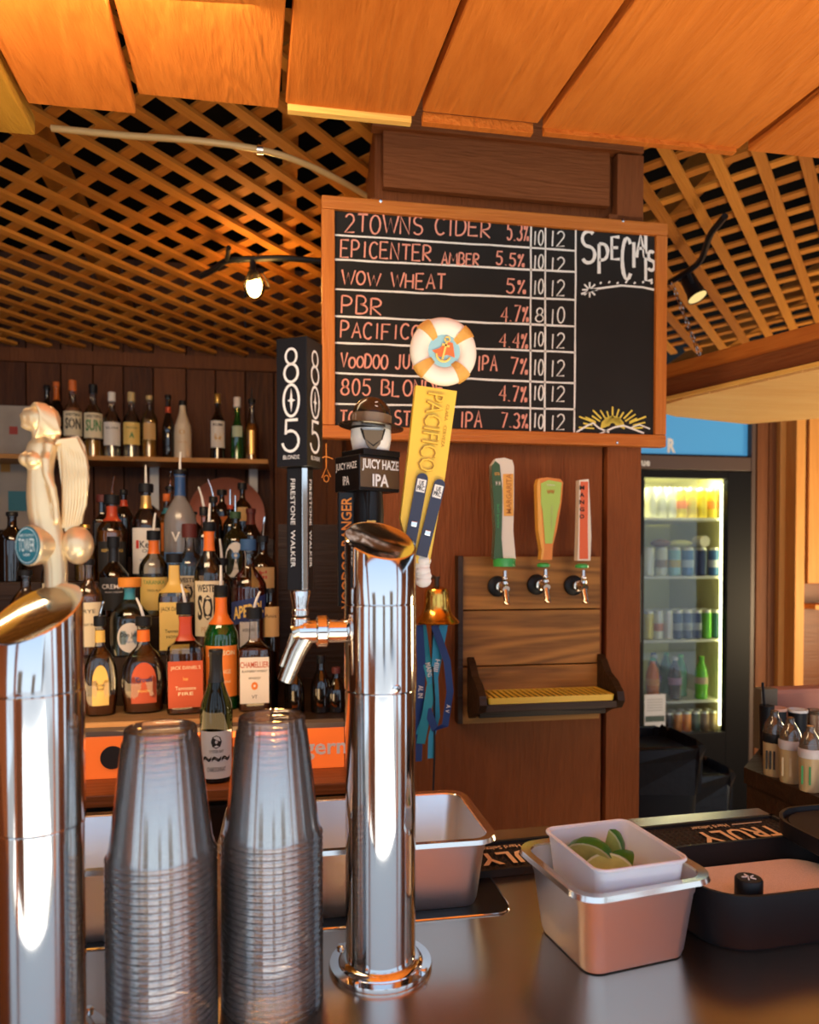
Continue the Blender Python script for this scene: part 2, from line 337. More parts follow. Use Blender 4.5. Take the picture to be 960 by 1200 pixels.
# sloping lattice ceiling: dark roof deck with two layers of diagonal slats below it
ZL0, SLP = 2.622, 0.094                      # lattice height at y=1.86 and fall per metre of y
def latz(y): return ZL0 - SLP * (y - 1.86)
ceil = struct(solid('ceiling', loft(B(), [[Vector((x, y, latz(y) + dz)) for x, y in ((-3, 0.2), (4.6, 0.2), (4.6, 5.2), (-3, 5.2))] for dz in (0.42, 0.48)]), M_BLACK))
YB = 3.59                                    # back wall
def clip_line(c, d, nrm, poly):
    """intersection of the line (p.nrm = c, direction d) with a convex polygon"""
    p0 = nrm * c; t0, t1 = -99, 99
    for i in range(len(poly)):
        a = Vector(poly[i]); b_ = Vector(poly[(i + 1) % len(poly)]); e = b_ - a; inn = Vector((-e.y, e.x))
        den = d.dot(inn); num = (a - p0).dot(inn)
        if abs(den) < 1e-9:
            if num > 0: return None
            continue
        t = num / den
        if den > 0: t0 = max(t0, t)
        else: t1 = min(t1, t)
    return (t0, t1) if t1 - t0 > 0.06 else None
def slats(poly, fam, c0, pitch, wd, dz, thick=0.010):
    r2 = math.sqrt(0.5); nrm = Vector((-r2, r2)) if fam == 'A' else Vector((r2, r2)); d = Vector((r2, r2)) if fam == 'A' else Vector((-r2, r2))
    for k in range(-60, 60):
        c = c0 + k * pitch; q = clip_line(c, d, nrm, poly)
        if not q: continue
        a, b_ = nrm * c + d * q[0], nrm * c + d * q[1]; n = b_ - a
        A3 = Vector((a.x, a.y, latz(a.y) + dz)); B3 = Vector((b_.x, b_.y, latz(b_.y) + dz)); ax = (B3 - A3); L = ax.length; ax.normalize()
        side = Vector((nrm.x, nrm.y, -SLP * nrm.y)).normalized(); upv = ax.cross(side)
        if upv.z < 0: side = -side; upv = -upv
        o = ob('lattice_slat', box(B(), (0, 0, 0), (L, wd * random.uniform(.95, 1.05), thick)), M_SLAT, ceil)
        o.matrix_local = Matrix.Translation((A3 + B3) / 2 + upv * random.uniform(-.001, .001)) @ Matrix((ax, side, upv)).transposed().to_4x4()
PL = [(-2.4, 1.15), (0.20, 1.15), (0.36, YB), (-2.4, YB)]
PR = [(0.93, 1.15), (2.9, 1.15), (2.9, 3.0), (1.75, 3.35), (0.93, 3.35)]
for poly in (PL, PR):
    slats(poly, 'A', 2.045, 0.1037, 0.031, 0.0, 0.012)
    slats(poly, 'B', 1.0, 0.1037, 0.031, 0.013, 0.008)
# roof joists glimpsed above the slats
for x in (-1.55, -0.72, 0.02, 1.35, 2.3):
    j = ob('roof_joist', bx((0, 0, 0), (0.045, 3.6, 0.12)), M_SLAT, ceil); j.location = (x, 2.6, latz(2.6) + 0.17); j.rotation_euler = (-math.atan(SLP), 0, 0)
# wide planks over the counter
def plank(xl, xr, yend, z, m, thick=0.03, endm=None, y0=-0.35, name='soffit_plank', endcut=0.0):
    # seams run towards the back, fanned a little to the left
    sh = -0.045; bm = B()
    def pt(x, y, zz): return Vector((x + sh * (y - 1.44), y, zz + 0.035 * (y - 1.44)))
    loft(bm, [[pt(xl, y0, z), pt(xr, y0, z), pt(xr, y0, z + thick), pt(xl, y0, z + thick)], [pt(xl, yend, z), pt(xr, yend + endcut, z), pt(xr, yend + endcut, z + thick), pt(xl, yend, z + thick)]])
    bm.normal_update()
    bmesh.ops.bevel(bm, geom=bm.edges[:], offset=0.0025, segments=1, affect='EDGES')
    return ob(name, bm, m, ceil)
ZP = 2.37
def sx(px, py): p = onZ(px, py, ZP); return p.x + 0.045 * (p.y - 1.44), p.y
e = [sx(-150, 150), sx(45, 150), sx(163, 131), sx(331, 120), sx(490, 136), sx(634, 147), sx(872, 171), sx(1120, 196)]
g = 0.006
plank(e[0][0], e[1][0] - g, e[1][1], ZP - 0.022, M_YEL, 0.04)
plank(e[1][0] + g, e[2][0] - g, e[2][1], ZP - 0.008, M_ORANGE, 0.03)
plank(e[2][0] + g, e[3][0] - g, e[3][1] + .03, ZP + 0.004, M_ORANGE)
plank(e[3][0] + g, e[4][0] - g, e[4][1] + .005, ZP, M_ORANGE)
plank(e[4][0] + g, e[5][0] - g, e[5][1], ZP + .003, M_ORANGE)
plank(e[5][0] + g, e[6][0] - g, e[6][1] + .01, ZP - .002, M_ORANGE)
plank(e[6][0] + g, e[7][0], e[7][1], ZP - .012, M_ORANGE)
for i, (a, b_) in enumerate(((3, 4), (4, 5), (5, 6))):
    xa, xb = e[a][0] + .01, e[b_][0] - .012; yy = (e[a][1] + e[b_][1]) / 2
    ob('plank_cleat', bx(((xa + xb) / 2, yy + .012, ZP - .001), (xb - xa, .016, .02), bev=.001), M_ENDW if i == 0 else M_ORANGE, ceil)
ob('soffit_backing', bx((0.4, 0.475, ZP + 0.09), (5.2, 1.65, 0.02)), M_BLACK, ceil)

# back wall of vertical planks
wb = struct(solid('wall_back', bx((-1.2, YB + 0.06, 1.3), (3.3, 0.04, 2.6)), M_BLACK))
x = -2.7
while x < 0.30:
    wd = random.choice((0.135, 0.15, 0.14)); zt = latz(YB) - 0.01
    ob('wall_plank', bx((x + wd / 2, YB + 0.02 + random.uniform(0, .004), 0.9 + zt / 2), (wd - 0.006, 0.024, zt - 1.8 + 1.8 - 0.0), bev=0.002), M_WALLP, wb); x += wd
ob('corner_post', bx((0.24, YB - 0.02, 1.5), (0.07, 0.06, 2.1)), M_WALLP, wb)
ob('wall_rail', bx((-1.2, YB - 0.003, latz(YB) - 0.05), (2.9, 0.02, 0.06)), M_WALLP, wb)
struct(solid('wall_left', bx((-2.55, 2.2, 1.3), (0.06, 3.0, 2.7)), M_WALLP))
struct(solid('wall_right', bx((3.95, 2.35, 1.3), (0.06, 3.8, 2.7)), M_WALLP))  # unseen side wall added to keep sky light off the right lattice
# centre wall (the pillar with the chalk board)
XL, XR, YP = 0.218, 0.945, 1.84
wc = struct(solid('wall_center', loft(B(), [[Vector((XL + .012, YP + 0.02, z)), Vector((XR - .012, YP + 0.02, z)), Vector((XR - .012, YB, z)), Vector((XL + .08, YB, z))] for z in (0, 2.62)]), M_REDW))
seam = onY(705, 700, YP).x
ob('siding_panel', bx(((XL + seam) / 2, YP + 0.01, 1.2), (seam - XL, 0.02, 2.4)), M_REDW, wc)
ob('corner_batten', bx(((seam + XR) / 2 + .003, YP, 1.2), (XR - seam - .006, 0.04, 2.4), bev=.003), M_REDW, wc)
zt1 = onY(600, 172, YP).z
ob('corner_batten', bx((onY(735, 220, YP).x, YP - .004, 2.42), (.075, .032, .28), bev=.002), M_REDW, wc)
ob('top_batten', bx(((XL + XR) / 2, YP - .006, zt1 + 0.06), (XR - XL, 0.035, 0.11), bev=.003), M_REDH, wc)
ob('upper_panel', bx(((XL + XR) / 2 - .03, YP + .002, zt1 - 0.06), (XR - XL - .12, 0.02, 0.15)), M_REDH, wc)
# right-hand room: dark back wall, hatch wall
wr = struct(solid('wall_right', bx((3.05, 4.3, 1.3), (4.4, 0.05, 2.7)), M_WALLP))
def vboard(px0, px1, y, z0, z1, m, th=0.03, name='wall_board', par=None):
    a, b_ = onY(px0, 600, y).x, onY(px1, 600, y).x
    return ob(name, bx(((a + b_) / 2, y + th / 2, (z0 + z1) / 2), (b_ - a, th, z1 - z0), bev=.003), m, par)
for a, b_ in ((887, 900), (901, 914)): vboard(a, b_, 3.52, 0, 2.25, M_WALLP, par=wr)
vboard(914, 921, 3.49, 0, 2.25, M_PINEV, 0.05, par=wr)
vboard(921, 1060, 3.54, 0, 1.34, M_LEDGE, par=wr)
for a, b_ in ((921, 927), (940, 948)): vboard(a, b_, 3.54, 1.34, 2.25, M_WALLP, par=wr)
w1 = struct(vboard(948, 1060, 3.52, 1.34, 2.25, M_PINEV, 0.02, 'window_1'))  # pale board drawn where bright daylight fills the window
ob('window_jamb', bx((onY(933, 600, 3.45).x, 3.46, 1.40), (0.055, 0.09, 1.72), bev=.004), M_PINEV, w1)
ob('window_sill', bx((onY(1000, 708, 3.42).x, 3.45, onY(960, 711, 3.42).z), (0.52, 0.14, 0.025), bev=.004), M_PINEV, w1)
# behind the camera: added posts, beam, rail, fences and walls, unseen, striping the reflections
tr1 = struct(solid('trim_1', bx((0.3, -0.44, 2.40), (5.2, 0.12, 0.2)), M_REDW))
for x in (-2.1, -1.05, 1.45, 2.5): ob('reflection_post', bx((x, -0.46, 1.15), (0.10, 0.10, 2.3)), M_REDW, tr1)
ob('reflection_rail', bx((-1.5, -1.65, 0.55), (1.1, 0.06, 0.9)), M_REDW, tr1)
for x, y, sxx, sz in ((-4.6, -8.5, 2.0, 2.4), (0.75, -9.0, 1.2, 2.0), (5.2, -8.8, 2.0, 2.6)):
    ob('reflection_fence', bx((x, y, sz / 2), (sxx, 0.2, sz)), mat('reflection_fence_paint', (0.30, 0.17, 0.09), 0.8), tr1)
ob('dark_reflection_wall', bx((-2.0, 0.2, 1.15), (0.06, 1.2, 2.3)), M_REDW, tr1); ob('dark_reflection_wall', bx((2.75, -0.1, 1.15), (0.06, 0.8, 2.3)), M_REDW, tr1)  # dark walls added to cut side light and deepen the contrast
# shutter propped open by a chain on the right
ZS = 1.98
s1 = onZ(783, 472, ZS); s2 = onZ(985, 427, ZS); s3 = onZ(1040, 484, ZS); s4 = onZ(875, 497, ZS); s5 = onZ(760, 485, ZS)
sh = thing('hatch_shutter', 'pale pine hatch shutter propped open level by a chain above the fridge', 'shutter', (s1.x, s1.y, ZS))
O = Vector((s1.x, s1.y, 0)); d = (s2 - s1).normalized()
poly = [(p - O) for p in (s1, s2, s3, s4, s5)]
ob('under_board', slab([(p.x, p.y) for p in poly], 0.014, 0.03), M_PINE, sh)
yy = min(s1.y, s2.y, s3.y); ymax = max(s4.y, s5.y)
def poly_span(y):
    xs = []
    for i in range(5):
        a, b_ = poly[i], poly[(i + 1) % 5]
        if (a.y - y) * (b_.y - y) < 0: xs.append(a.x + (b_.x - a.x) * (y - a.y) / (b_.y - a.y))
    return (min(xs), max(xs)) if len(xs) >= 2 else None
y = min(p.y for p in poly) + .002; ym = max(p.y for p in poly)
while y < ym - .02:
    w_ = min(0.09, ym - y)
    q = poly_span(y + 0.003); r_ = poly_span(min(y + w_ - .003, ym - .003))
    if q and r_:
        ob('shutter_plank', slab([(q[0], y + .001), (q[1], y + .001), (r_[1], y + w_ - .001), (r_[0], y + w_ - .001)], 0, 0.013), M_PINE, sh)
    y += w_
nrm = Vector((-d.y, d.x, 0)); L = (s2 - s1).length; ang = math.atan2(d.y, d.x)
def railbox(off, z, wd, ht, m, nm):
    c = (s1 + s2) / 2 - O + nrm * off; o = ob(nm, bx((0, 0, 0), (L + .3, wd, ht), bev=.003), m, sh); o.location = (c.x, c.y, z); o.rotation_euler = (0, 0, ang); return o
railbox(0.0, 0.045, 0.035, 0.055, M_REDH, 'edge_rail'); railbox(0.012, 0.095, 0.05, 0.045, M_FRAME, 'top_rail')
railbox(-0.022, 0.008, 0.012, 0.012, M_ENDW, 'edge_bead')

# ------------------------------------------------------------------ COUNTER
ctr = thing('bar_counter', 'brushed steel counter top running across the foreground under the taps', 'counter', (0, 0, 0))
bm = slab([(-1.3, 0.42), (0.823, 0.42), (0.823, 1.148), (-1.3, 1.055)], CT - 0.035, CT); bm.normal_update()
bmesh.ops.bevel(bm, geom=[e_ for e_ in bm.edges if abs(e_.verts[0].co.z - CT) < 1e-5 and abs(e_.verts[1].co.z - CT) < 1e-5], offset=0.005, segments=2, affect='EDGES')
ob('steel_top', bm, M_COUNTER, ctr)
ob('counter_base', bx((-0.24, 0.76, 0.51), (2.06, 0.54, 1.018)), M_DARKW, ctr)
# ------------------------------------------------------------------ CHALK BOARD
YBD = 1.80
bl, br_, tz, bz = onY(377, 228, YBD).x, onY(783, 262, YBD).x, onY(378, 228, YBD).z, onY(376, 513, YBD).z
cb = thing('chalkboard_menu', 'wood-framed chalkboard beer menu hung on the centre wall above the taps', 'chalkboard', ((bl + br_) / 2, YBD, bz))
cbx, cbz = (bl + br_) / 2, bz
W_, H_ = br_ - bl, tz - bz; fw = 0.032
mslate = mat('slate', (0.016, 0.014, 0.012), 0.6, noise=0.4, nscale=5, spec=.25)
ob('slate_panel', bx((0, 0.017, H_ / 2), (W_ - fw, 0.012, H_ - fw)), mslate, cb)
for nm, c, sz, m in (('top_rail', (0, 0.014, H_ - fw / 2), (W_, 0.028, fw), M_FRAME), ('bottom_rail', (0, 0.014, fw / 2), (W_, 0.028, fw), M_FRAME),
                     ('stile', (-W_ / 2 + fw / 2, 0.014, H_ / 2), (fw, 0.028, H_ - 2 * fw - .001), M_FRAMEV), ('stile', (W_ / 2 - fw / 2, 0.014, H_ / 2), (fw, 0.028, H_ - 2 * fw - .001), M_FRAMEV)):
    ob(nm, bx(c, sz, bev=.003), m, cb)
def scr(px, py):
    p = onY(px, py, YBD); ob('screw', lathe([(0.004, 0), (0.004, .002), (.002, .003)], 10, T=TR((p.x - cbx, -.0005, p.z - cbz)) @ Matrix.Rotation(PI / 2, 4, 'X')), M_CHROME, cb)
for q in ((446, 236), (730, 259), (723, 519), (440, 506)): scr(*q)
def bmap(x, z, y): p = onY(x, z, YBD); return Vector((p.x - cbx, 0.0108 - y, p.z - cbz))
def chalk(s, x0, x1, t0, b0, t1=None, b1=None, m=M_PINK, wd=2.3, nm='chalk_lettering', jit=.05):
    """chalk writing between pixel columns x0,x1; top/bottom rows t,b at the left and right end"""
    t1 = t0 if t1 is None else t1; b1 = b0 if b1 is None else b1; bm = B()
    ws = [WD.get(c, .8) for c in s.upper()]; gap = .22; tot = sum(ws) + gap * (len(s) - 1); u = 0
    for c, w_ in zip(s, ws):
        small = c.islower(); jy = random.uniform(-jit, jit); js = random.uniform(.95, 1.05)
        for st in SF.get(c.upper(), []):
            pts = []
            for (a, v) in st:
                if small: v *= .78
                f = (u + a * w_) / tot; X = x0 + (x1 - x0) * f; T_ = t0 + (t1 - t0) * f; B_ = b0 + (b1 - b0) * f
                pts.append((X + (v - .5) * .8, B_ + (T_ - B_) * (v * js + jy)))
            ribbon(bm, pts, wd * .87, 0.0012, bmap)
        u += w_ + gap
    return ob(nm, bm, m, cb)
def cl(pts, wd=2.4, m=M_CHALK, nm='chalk_line', bm=None):
    new = bm is None; bm = bm or B(); ribbon(bm, pts, wd * .87, 0.0008, bmap)
    return ob(nm, bm, m, cb) if new else None
for (a, b_) in ((273, 292), (302, 317), (337, 350), (369, 381), (400, 412), (436, 448), (472, 479)):
    n = 14; cl([(391 + (676 - 391) * i / n, a + (b_ - a) * i / n + random.uniform(-.4, .4)) for i in range(n + 1)], 2.6)
for x0, x1, t in ((624, 623, 259), (641, 640, 261), (677, 675, 264)): cl([(x0 + (x1 - x0) * i / 8 + random.uniform(-.3, .3), t + (510 - t) * i / 8) for i in range(9)], 2.2)
chalk('2TOWNS CIDER', 405, 577, 248, 270, 256, 276); chalk('5.3%', 596, 622, 260, 279, 262, 281)
chalk('EPICENTER', 400, 507, 279, 299, 286, 304); chalk('AMBER', 519, 563, 293, 308, 296, 310); chalk('5.5%', 583, 617, 293, 308, 295, 311)
chalk('WOW', 401, 446, 315, 332, 318, 333); chalk('WHEAT', 459, 523, 318, 335, 320, 338); chalk('5%', 595, 619, 325, 341, 327, 343)
chalk('PBR', 401, 449, 345, 366, 348, 368); chalk('4.7%', 589, 622, 357, 375, 357, 376)
chalk('PACIFICO', 400, 494, 376, 395, 380, 397); chalk('4.4%', 587, 621, 390, 405, 389, 408)
chalk('VooDOO JUICY HAZE IPA', 400, 584, 413, 429, 416, 434); chalk('7%', 600, 621, 418, 437, 420, 439)
chalk('805 BLONDE', 400, 522, 442, 461, 446, 464); chalk('4.7%', 587, 620, 450, 469, 452, 470)
chalk('TOWER STATION IPA', 399, 566, 481, 495, 482, 501); chalk('7.3%', 589, 621, 482, 500, 484, 501)
for (a, b_, y, h) in (('10', '12', 268, 17), ('10', '12', 298, 16), ('10', '12', 326, 17), ('8', '10', 359, 17), ('10', '12', 388, 17), ('10', '12', 420, 18), ('10', '12', 451, 17), ('10', '12', 484, 17)):
    chalk(a, 627 if len(a) > 1 else 629, 639, y, y + h, m=M_CHALK, wd=1.8); chalk(b_, 647, 664, y + 1, y + h + 2, m=M_CHALK, wd=1.8)
sp_ = B()
for s_, x0, x1, t, b_ in (('S', 683, 700, 269, 306), ('P', 704, 716, 284, 319), ('E', 719, 729, 276, 302), ('C', 731, 742, 277, 326), ('I', 741, 749, 282, 312), ('A', 748, 758, 272, 300), ('L', 759, 769, 268, 327), ('S', 761, 770, 293, 315)):
    for st in SF[s_]: ribbon(sp_, [(x0 + (x1 - x0) * a, b_ + (t - b_) * v) for a, v in st], 4.0, 0.0012, bmap)
o = ob('specials_lettering', sp_, M_CHALK, cb)
bm = B(); ribbon(bm, [(683, 343), (700, 337), (730, 333), (755, 335), (769, 338)], 2.4, .001, bmap)
for i in range(7): ribbon(bm, [(705 + i * 10, 331 - (i % 2)), (707 + i * 10, 329 - (i % 2))], 2.2, .001, bmap)
for k in range(4):
    a = PI * k / 4; ribbon(bm, [(693 - 9 * math.cos(a), 338 - 9 * math.sin(a)), (693 + 9 * math.cos(a), 338 + 9 * math.sin(a))], 2.0, .001, bmap)
ob('chalk_snowflake', bm, M_CHALK, cb)
bm = B()
for k in range(8): ribbon(bm, [(720 + (14 - k * 1.4) * math.cos(t_ / 6 * PI), 502 - k * .6 - (15 - k * 1.6) * math.sin(t_ / 6 * PI)) for t_ in range(7)], 1.5, .001, bmap)
for k in range(17):
    a = PI * (k + .5) / 17; r1 = 22 + (k % 2) * 3; r2 = 36 + (k % 3) * 4; yk = .62 if .6 < a < 2.5 else .8
    ribbon(bm, [(720 + r1 * math.cos(a), 503 - r1 * math.sin(a) * yk), (720 + r2 * math.cos(a), 503 - r2 * math.sin(a) * yk)], 1.8, .001, bmap)
ob('chalk_sun', bm, M_YCH, cb)
bm = B(); ribbon(bm, [(677, 506), (690, 498), (697, 495), (704, 501), (716, 506)], 2, .0014, bmap); ribbon(bm, [(704, 508), (722, 500), (733, 498), (744, 502), (757, 507)], 2, .0014, bmap)
ribbon(bm, [(742, 500), (752, 497), (764, 502)], 1.5, .0014, bmap); ob('chalk_mountains', bm, M_CHALK, cb)
# ------------------------------------------------------------------ BEER TOWERS
def tower(label, x, y, zc, sxl, syl, zs1, zs2, screw=None):
    t = thing('beer_tower', label, 'beer tower', (x, y, CT)); R = 0.038; n = 48
    def seg(nm, z0, z1, r):
        return ob(nm, lathe([(r - .0015, z0), (r, z0 + .0012), (r, z1 - .0012), (r - .0015, z1)], n), M_STEEL, t, True)
    seg('lower_tube', 0.004, zs2 - CT, R); seg('sleeve', zs2 - CT, zs1 - CT, R + .0008)
    bm = B(); r = R + .0004; rings = []
    def rg(rr, z=None, cut=0.0):
        out = []
        for i in range(n):
            a = 2 * PI * i / n; px_, py_ = rr * math.cos(a), rr * math.sin(a)
            out.append(Vector((px_, py_, z if z is not None else zc - CT + sxl * px_ + syl * py_ + cut)))
        return out
    loft(bm, [rg(r - .001, zs1 - CT), rg(r, zs1 - CT + .001), rg(r, None, -.0006), rg(r - .0012, None, 0.0006), rg(r - .0022, None, 0.0)], True, True)
    o = ob('slanted_cap', bm, M_STEEL, t, True)
    ob('flange', lathe([(.0555, 0), (.056, .002), (.055, .0055), (.046, .0062), (.045, .008), (.041, .011), (R, .0115)], n), M_CHROME, t, True)
    for k in range(4):
        a = PI / 4 + k * PI / 2 + .15; ob('bolt', lathe([(.0045, .005), (.0045, .0085), (.003, .0098)], 10, T=TR((.051 * math.cos(a), .051 * math.sin(a), 0))), M_CHROME, t, True)
    if screw:
        a = screw; T = TR((R * math.cos(a), R * math.sin(a), zs2 - CT + .006)) @ Matrix.Rotation(a, 4, 'Z') @ Matrix.Rotation(PI / 2, 4, 'Y')
        ob('screw', lathe([(.0045, 0), (.0045, .002), (.003, .003)], 12, T=T), M_CHROME, t, True)
        bm = B(); box(bm, (0, 0, .0032), (.0055, .001, .0006)); box(bm, (0, 0, .0032), (.001, .0055, .0006)); ob('screw_slot', moved(bm, T), M_INK, t)
    return t
t1 = tower('stainless beer tower in the centre, in front of the chalkboard', .101, .773, 1.515, -.13, .53, 1.447, 1.355, screw=-PI / 2 + .32)
t2 = tower('stainless beer tower cut off by the left edge, below the winged statuette', -.218, .691, 1.448, .28, .58, 1.379, 1.26)
# faucets
M_FAUC = mat('nickel_faucet', (0.70, 0.62, 0.50), 0.18, 1)
def knurl(bm, r, z0, z1, T, n=20):
    return lathe([(r * .9, z0), (r, z0 + .001), (r, z1 - .001), (r * .9, z1)], n, bm=bm, T=T)
def tower_faucet(label, base, az, tower_xy):
    """base: axis point of the lever; az: direction from the tower outward"""
    t = thing('beer_faucet', label, 'faucet', base, az)
    # local +x points away from the tower
    Lr = (Vector(base) - Vector((*tower_xy, base[2]))).length
    RX = Matrix.Rotation(PI / 2, 4, 'Y')
    ob('shank', lathe([(.0125, 0), (.0125, Lr - .036)], 20, T=TR((-Lr + .037, 0, 0)) @ RX), M_CHROME, t, True)
    bm = B(); lathe([(.013, 0), (.017, .003), (.017, .012), (.013, .014)], 24, bm=bm, T=TR((-.03, 0, 0)) @ RX); ob('coupling_nut', bm, M_CHROME, t, True)
    bm = tube([(-.016, 0, 0), (-.004, 0, .002), (.008, 0, -.002)], [.011, .012, .009], 16); ob('faucet_body', bm, M_FAUC, t, True)
    ob('spout', tube([(-.006, 0, -.004), (.004, 0, -.022), (.016, 0, -.052)], [.0105, .0098, .0085], 16), M_FAUC, t, True)
    ob('vent_tube', tube([(.008, 0, -.002), (.012, 0, -.016), (.02, 0, -.036)], .003, 8), M_FAUC, t, True)
    bm = B(); knurl(bm, .0095, .006, .015, Matrix()); knurl(bm, .0088, .017, .024, Matrix()); lathe([(.008, .0238), (.0078, .027), (.0108, .042), (.0098, .044)], 20, bm=bm); ob('lever_collar', bm, M_CHROME, t, True)
    return t
zf = 1.418
fb = (.016, .773, zf); fa1 = tower_faucet('nickel beer faucet pointing left from the centre tower, under the tall black handle', fb, PI, (.101, .773))
# 805 handle
hz = zf + .044; M_BLK = mat('satin_black_paint', (0.008, 0.007, 0.007), 0.35, spec=.3)
ha = thing('tap_handle', 'tall black square tap handle reading 805, left of the chalkboard', 'tap handle', (fb[0], fb[1], hz))
RH = math.radians(-30)
def merge(t, h, label):
    M = t.matrix_basis.inverted() @ h.matrix_basis
    for c in list(h.children): c.parent = t; c.matrix_basis = M @ c.matrix_basis
    bpy.data.objects.remove(h); t.name = 'beer_tap'; t['label'] = label; t['category'] = 'beer tap'
def face_text(parent, s, wd, h, center, rz, m, bold=.0, rot90=False, nm='lettering', ext=.0004):
    bm = text(s, wd, h, bold, ext)
    M = TR(center) @ Matrix.Rotation(rz, 4, 'Z')
    if rot90: M = M @ Matrix.Rotation(PI / 2, 4, 'Y')
    return ob(nm, moved(bm, M), m, parent)
polez = .128; R3 = Matrix.Rotation(RH, 3, 'Z')
ob('handle_pole', box(B(), (0, 0, polez / 2), (.0205, .0205, polez), R3, .0012), M_BLK, ha)
crn = R3 @ Vector((.0103, -.0103, 0)); crn2 = Vector((0, -.0145, 0))
ob('chrome_corner', box(B(), (crn.x, crn.y, polez / 2), (.0062, .0062, polez - .002), R3 @ Matrix.Rotation(PI / 4, 3, 'Z'), .0006), M_CHROME, ha)
BXH = .132; a_ = .0352
ob('square_head', box(B(), (0, 0, polez + BXH / 2), (a_, a_, BXH), R3, .0008), M_BLK, ha)
def ring2(rx, rz, w_, n=20, y=0.0, cx=0, cz=0):
    bm = B(); o = []
    for i in range(n):
        a = 2 * PI * i / n; o.append([bm.verts.new((cx + k * math.cos(a) * 1.0 * (rx - j) / 1.0, y, cz + (rz - j) * math.sin(a))) for k, j in ((rx / rx, 0), (1, w_))] if False else [bm.verts.new((cx + (rx - j) * math.cos(a), y, cz + (rz - j) * math.sin(a))) for j in (0, w_)])
    for i in range(n): a, b_ = o[i], o[(i + 1) % n]; bm.faces.new((a[0], b_[0], b_[1], a[1]))
    return bm
def join(*bms):
    out = B()
    for b_ in bms:
        me = bpy.data.meshes.new('tmp'); b_.to_mesh(me); b_.free(); out.from_mesh(me); bpy.data.meshes.remove(me)
    return out
def big805(wsc):
    z = BXH; b1 = ring2(.0075 * wsc, .0090, .0024, 22, 0, 0, z * .5 - .0195); b2 = ring2(.0092 * wsc, .0105, .0027, 22, 0, 0, z * .5 - .0365)
    o1 = ring2(.0102 * wsc, .0175, .0027, 26, 0, 0, z * .5 - .0645)
    st = B(); vs = [st.verts.new(p) for p in ((0, 0, .0125), (.0015, 0, .0015), (.0045 * wsc, 0, 0), (.0015, 0, -.0015), (0, 0, -.0125), (-.0015, 0, -.0015), (-.0045 * wsc, 0, 0), (-.0015, 0, .0015))]; st.faces.new(vs); moved(st, TR((0, 0, z * .5 - .0645)))
    f = B(); mpf = lambda x, zz, y: Vector((x, 0, zz)); zt = z * .5 - .0845
    ribbon(f, [(.0075 * wsc, zt), (-.006 * wsc, zt)], .003, 0, mpf); ribbon(f, [(-.006 * wsc, zt + .001), (-.0065 * wsc, zt - .0145)], .0025, 0, mpf)
    ribbon(f, [(-.0065 * wsc, zt - .0125)] + [(-.001 + .0095 * wsc * math.cos(math.radians(q)), zt - .0215 + .0105 * math.sin(math.radians(q))) for q in range(110, -171, -20)], .0028, 0, mpf)
    f2 = B(); return join(b1, b2, o1, st, f)
for rz_, ws_ in ((RH, 1.0), (RH + PI / 2, 1.0)):
    nrm_ = Matrix.Rotation(rz_, 3, 'Z') @ Vector((0, -1, 0)); c = nrm_ * (a_ / 2 + .0005) + Vector((0, 0, polez + BXH / 2))
    ob('lettering', moved(big805(ws_), TR(c) @ Matrix.Rotation(rz_, 4, 'Z')), M_WHT, ha)
    face_text(ha, 'BLONDE', .019, .0042, nrm_ * (a_ / 2 + .0003) + Vector((0, 0, polez + .0095)), rz_, M_WHT)
    face_text(ha, 'FIRESTONE  WALKER', .092, .0052, nrm_ * (.0205 / 2 + .0003) + Vector((0, 0, polez - .058)) + Matrix.Rotation(rz_, 3, 'Z') @ Vector((-.0025 if rz_ == RH else .0025, 0, 0)), rz_, M_WHT, rot90=True)
# second handle: ranger hat over a sign box
fb2 = (.092, .866, zf); fa2 = tower_faucet('nickel beer faucet on the far side of the centre tower', fb2, PI / 2 + .1, (.101, .773))
hb = thing('tap_handle', 'black tap handle with a ranger hat above a JUICY HAZE IPA sign box', 'tap handle', (fb2[0] + .006, fb2[1], hz - .02))
z0 = hb.location.z; zz = lambda py, Z=.87: 1.5 - (py - 649) * Z / 850 - z0
R4 = Matrix.Rotation(math.radians(-38), 3, 'Z')
ob('handle_body', box(B(), (-.004, 0, (zz(575)) / 2), (.030, .030, zz(575)), R4, .003), M_BLK, hb)
ob('neck', lathe([(.0185, zz(645)), (.0195, zz(600)), (.018, zz(576))], 24), M_BLK, hb, True)
bxh = zz(536) - zz(577); bw, bd = .060, .050; RB = math.radians(30)
signb = ob('sign_box', box(B(), (.0, 0.004, zz(556.5)), (bw, bd, bxh), Matrix.Rotation(RB, 3, 'Z'), .0015), M_BLK, hb)
mg = mat('bronze_sign_face', (0.20, 0.13, 0.07), 0.35, 0.6)
fN = Matrix.Rotation(RB, 3, 'Z') @ Vector((0, -1, 0)); sN = Matrix.Rotation(RB, 3, 'Z') @ Vector((-1, 0, 0)); bc = Vector((.0, .004, zz(556.5)))
ob('box_lid', box(B(), (.004, 0, zz(533)), (bw * .9, bd * .9, zz(530) - zz(537)), Matrix.Rotation(RB, 3, 'Z'), .001), M_BLK, hb)
ob('sign_face', moved(bx((0, 0, 0), (bw - .003, .0012, bxh - .008), bev=.0004), TR(bc + fN * (bd / 2)) @ Matrix.Rotation(RB, 4, 'Z')), mg, hb)
face_text(hb, 'JUICY HAZE', bw * .90, .0145, bc + fN * (bd / 2 + .0012) + Vector((0, 0, .0085)), RB, M_WHT, .03)
face_text(hb, 'IPA', .024, .0145, bc + fN * (bd / 2 + .0012) + Vector((0, 0, -.0085)), RB, M_WHT, .03)
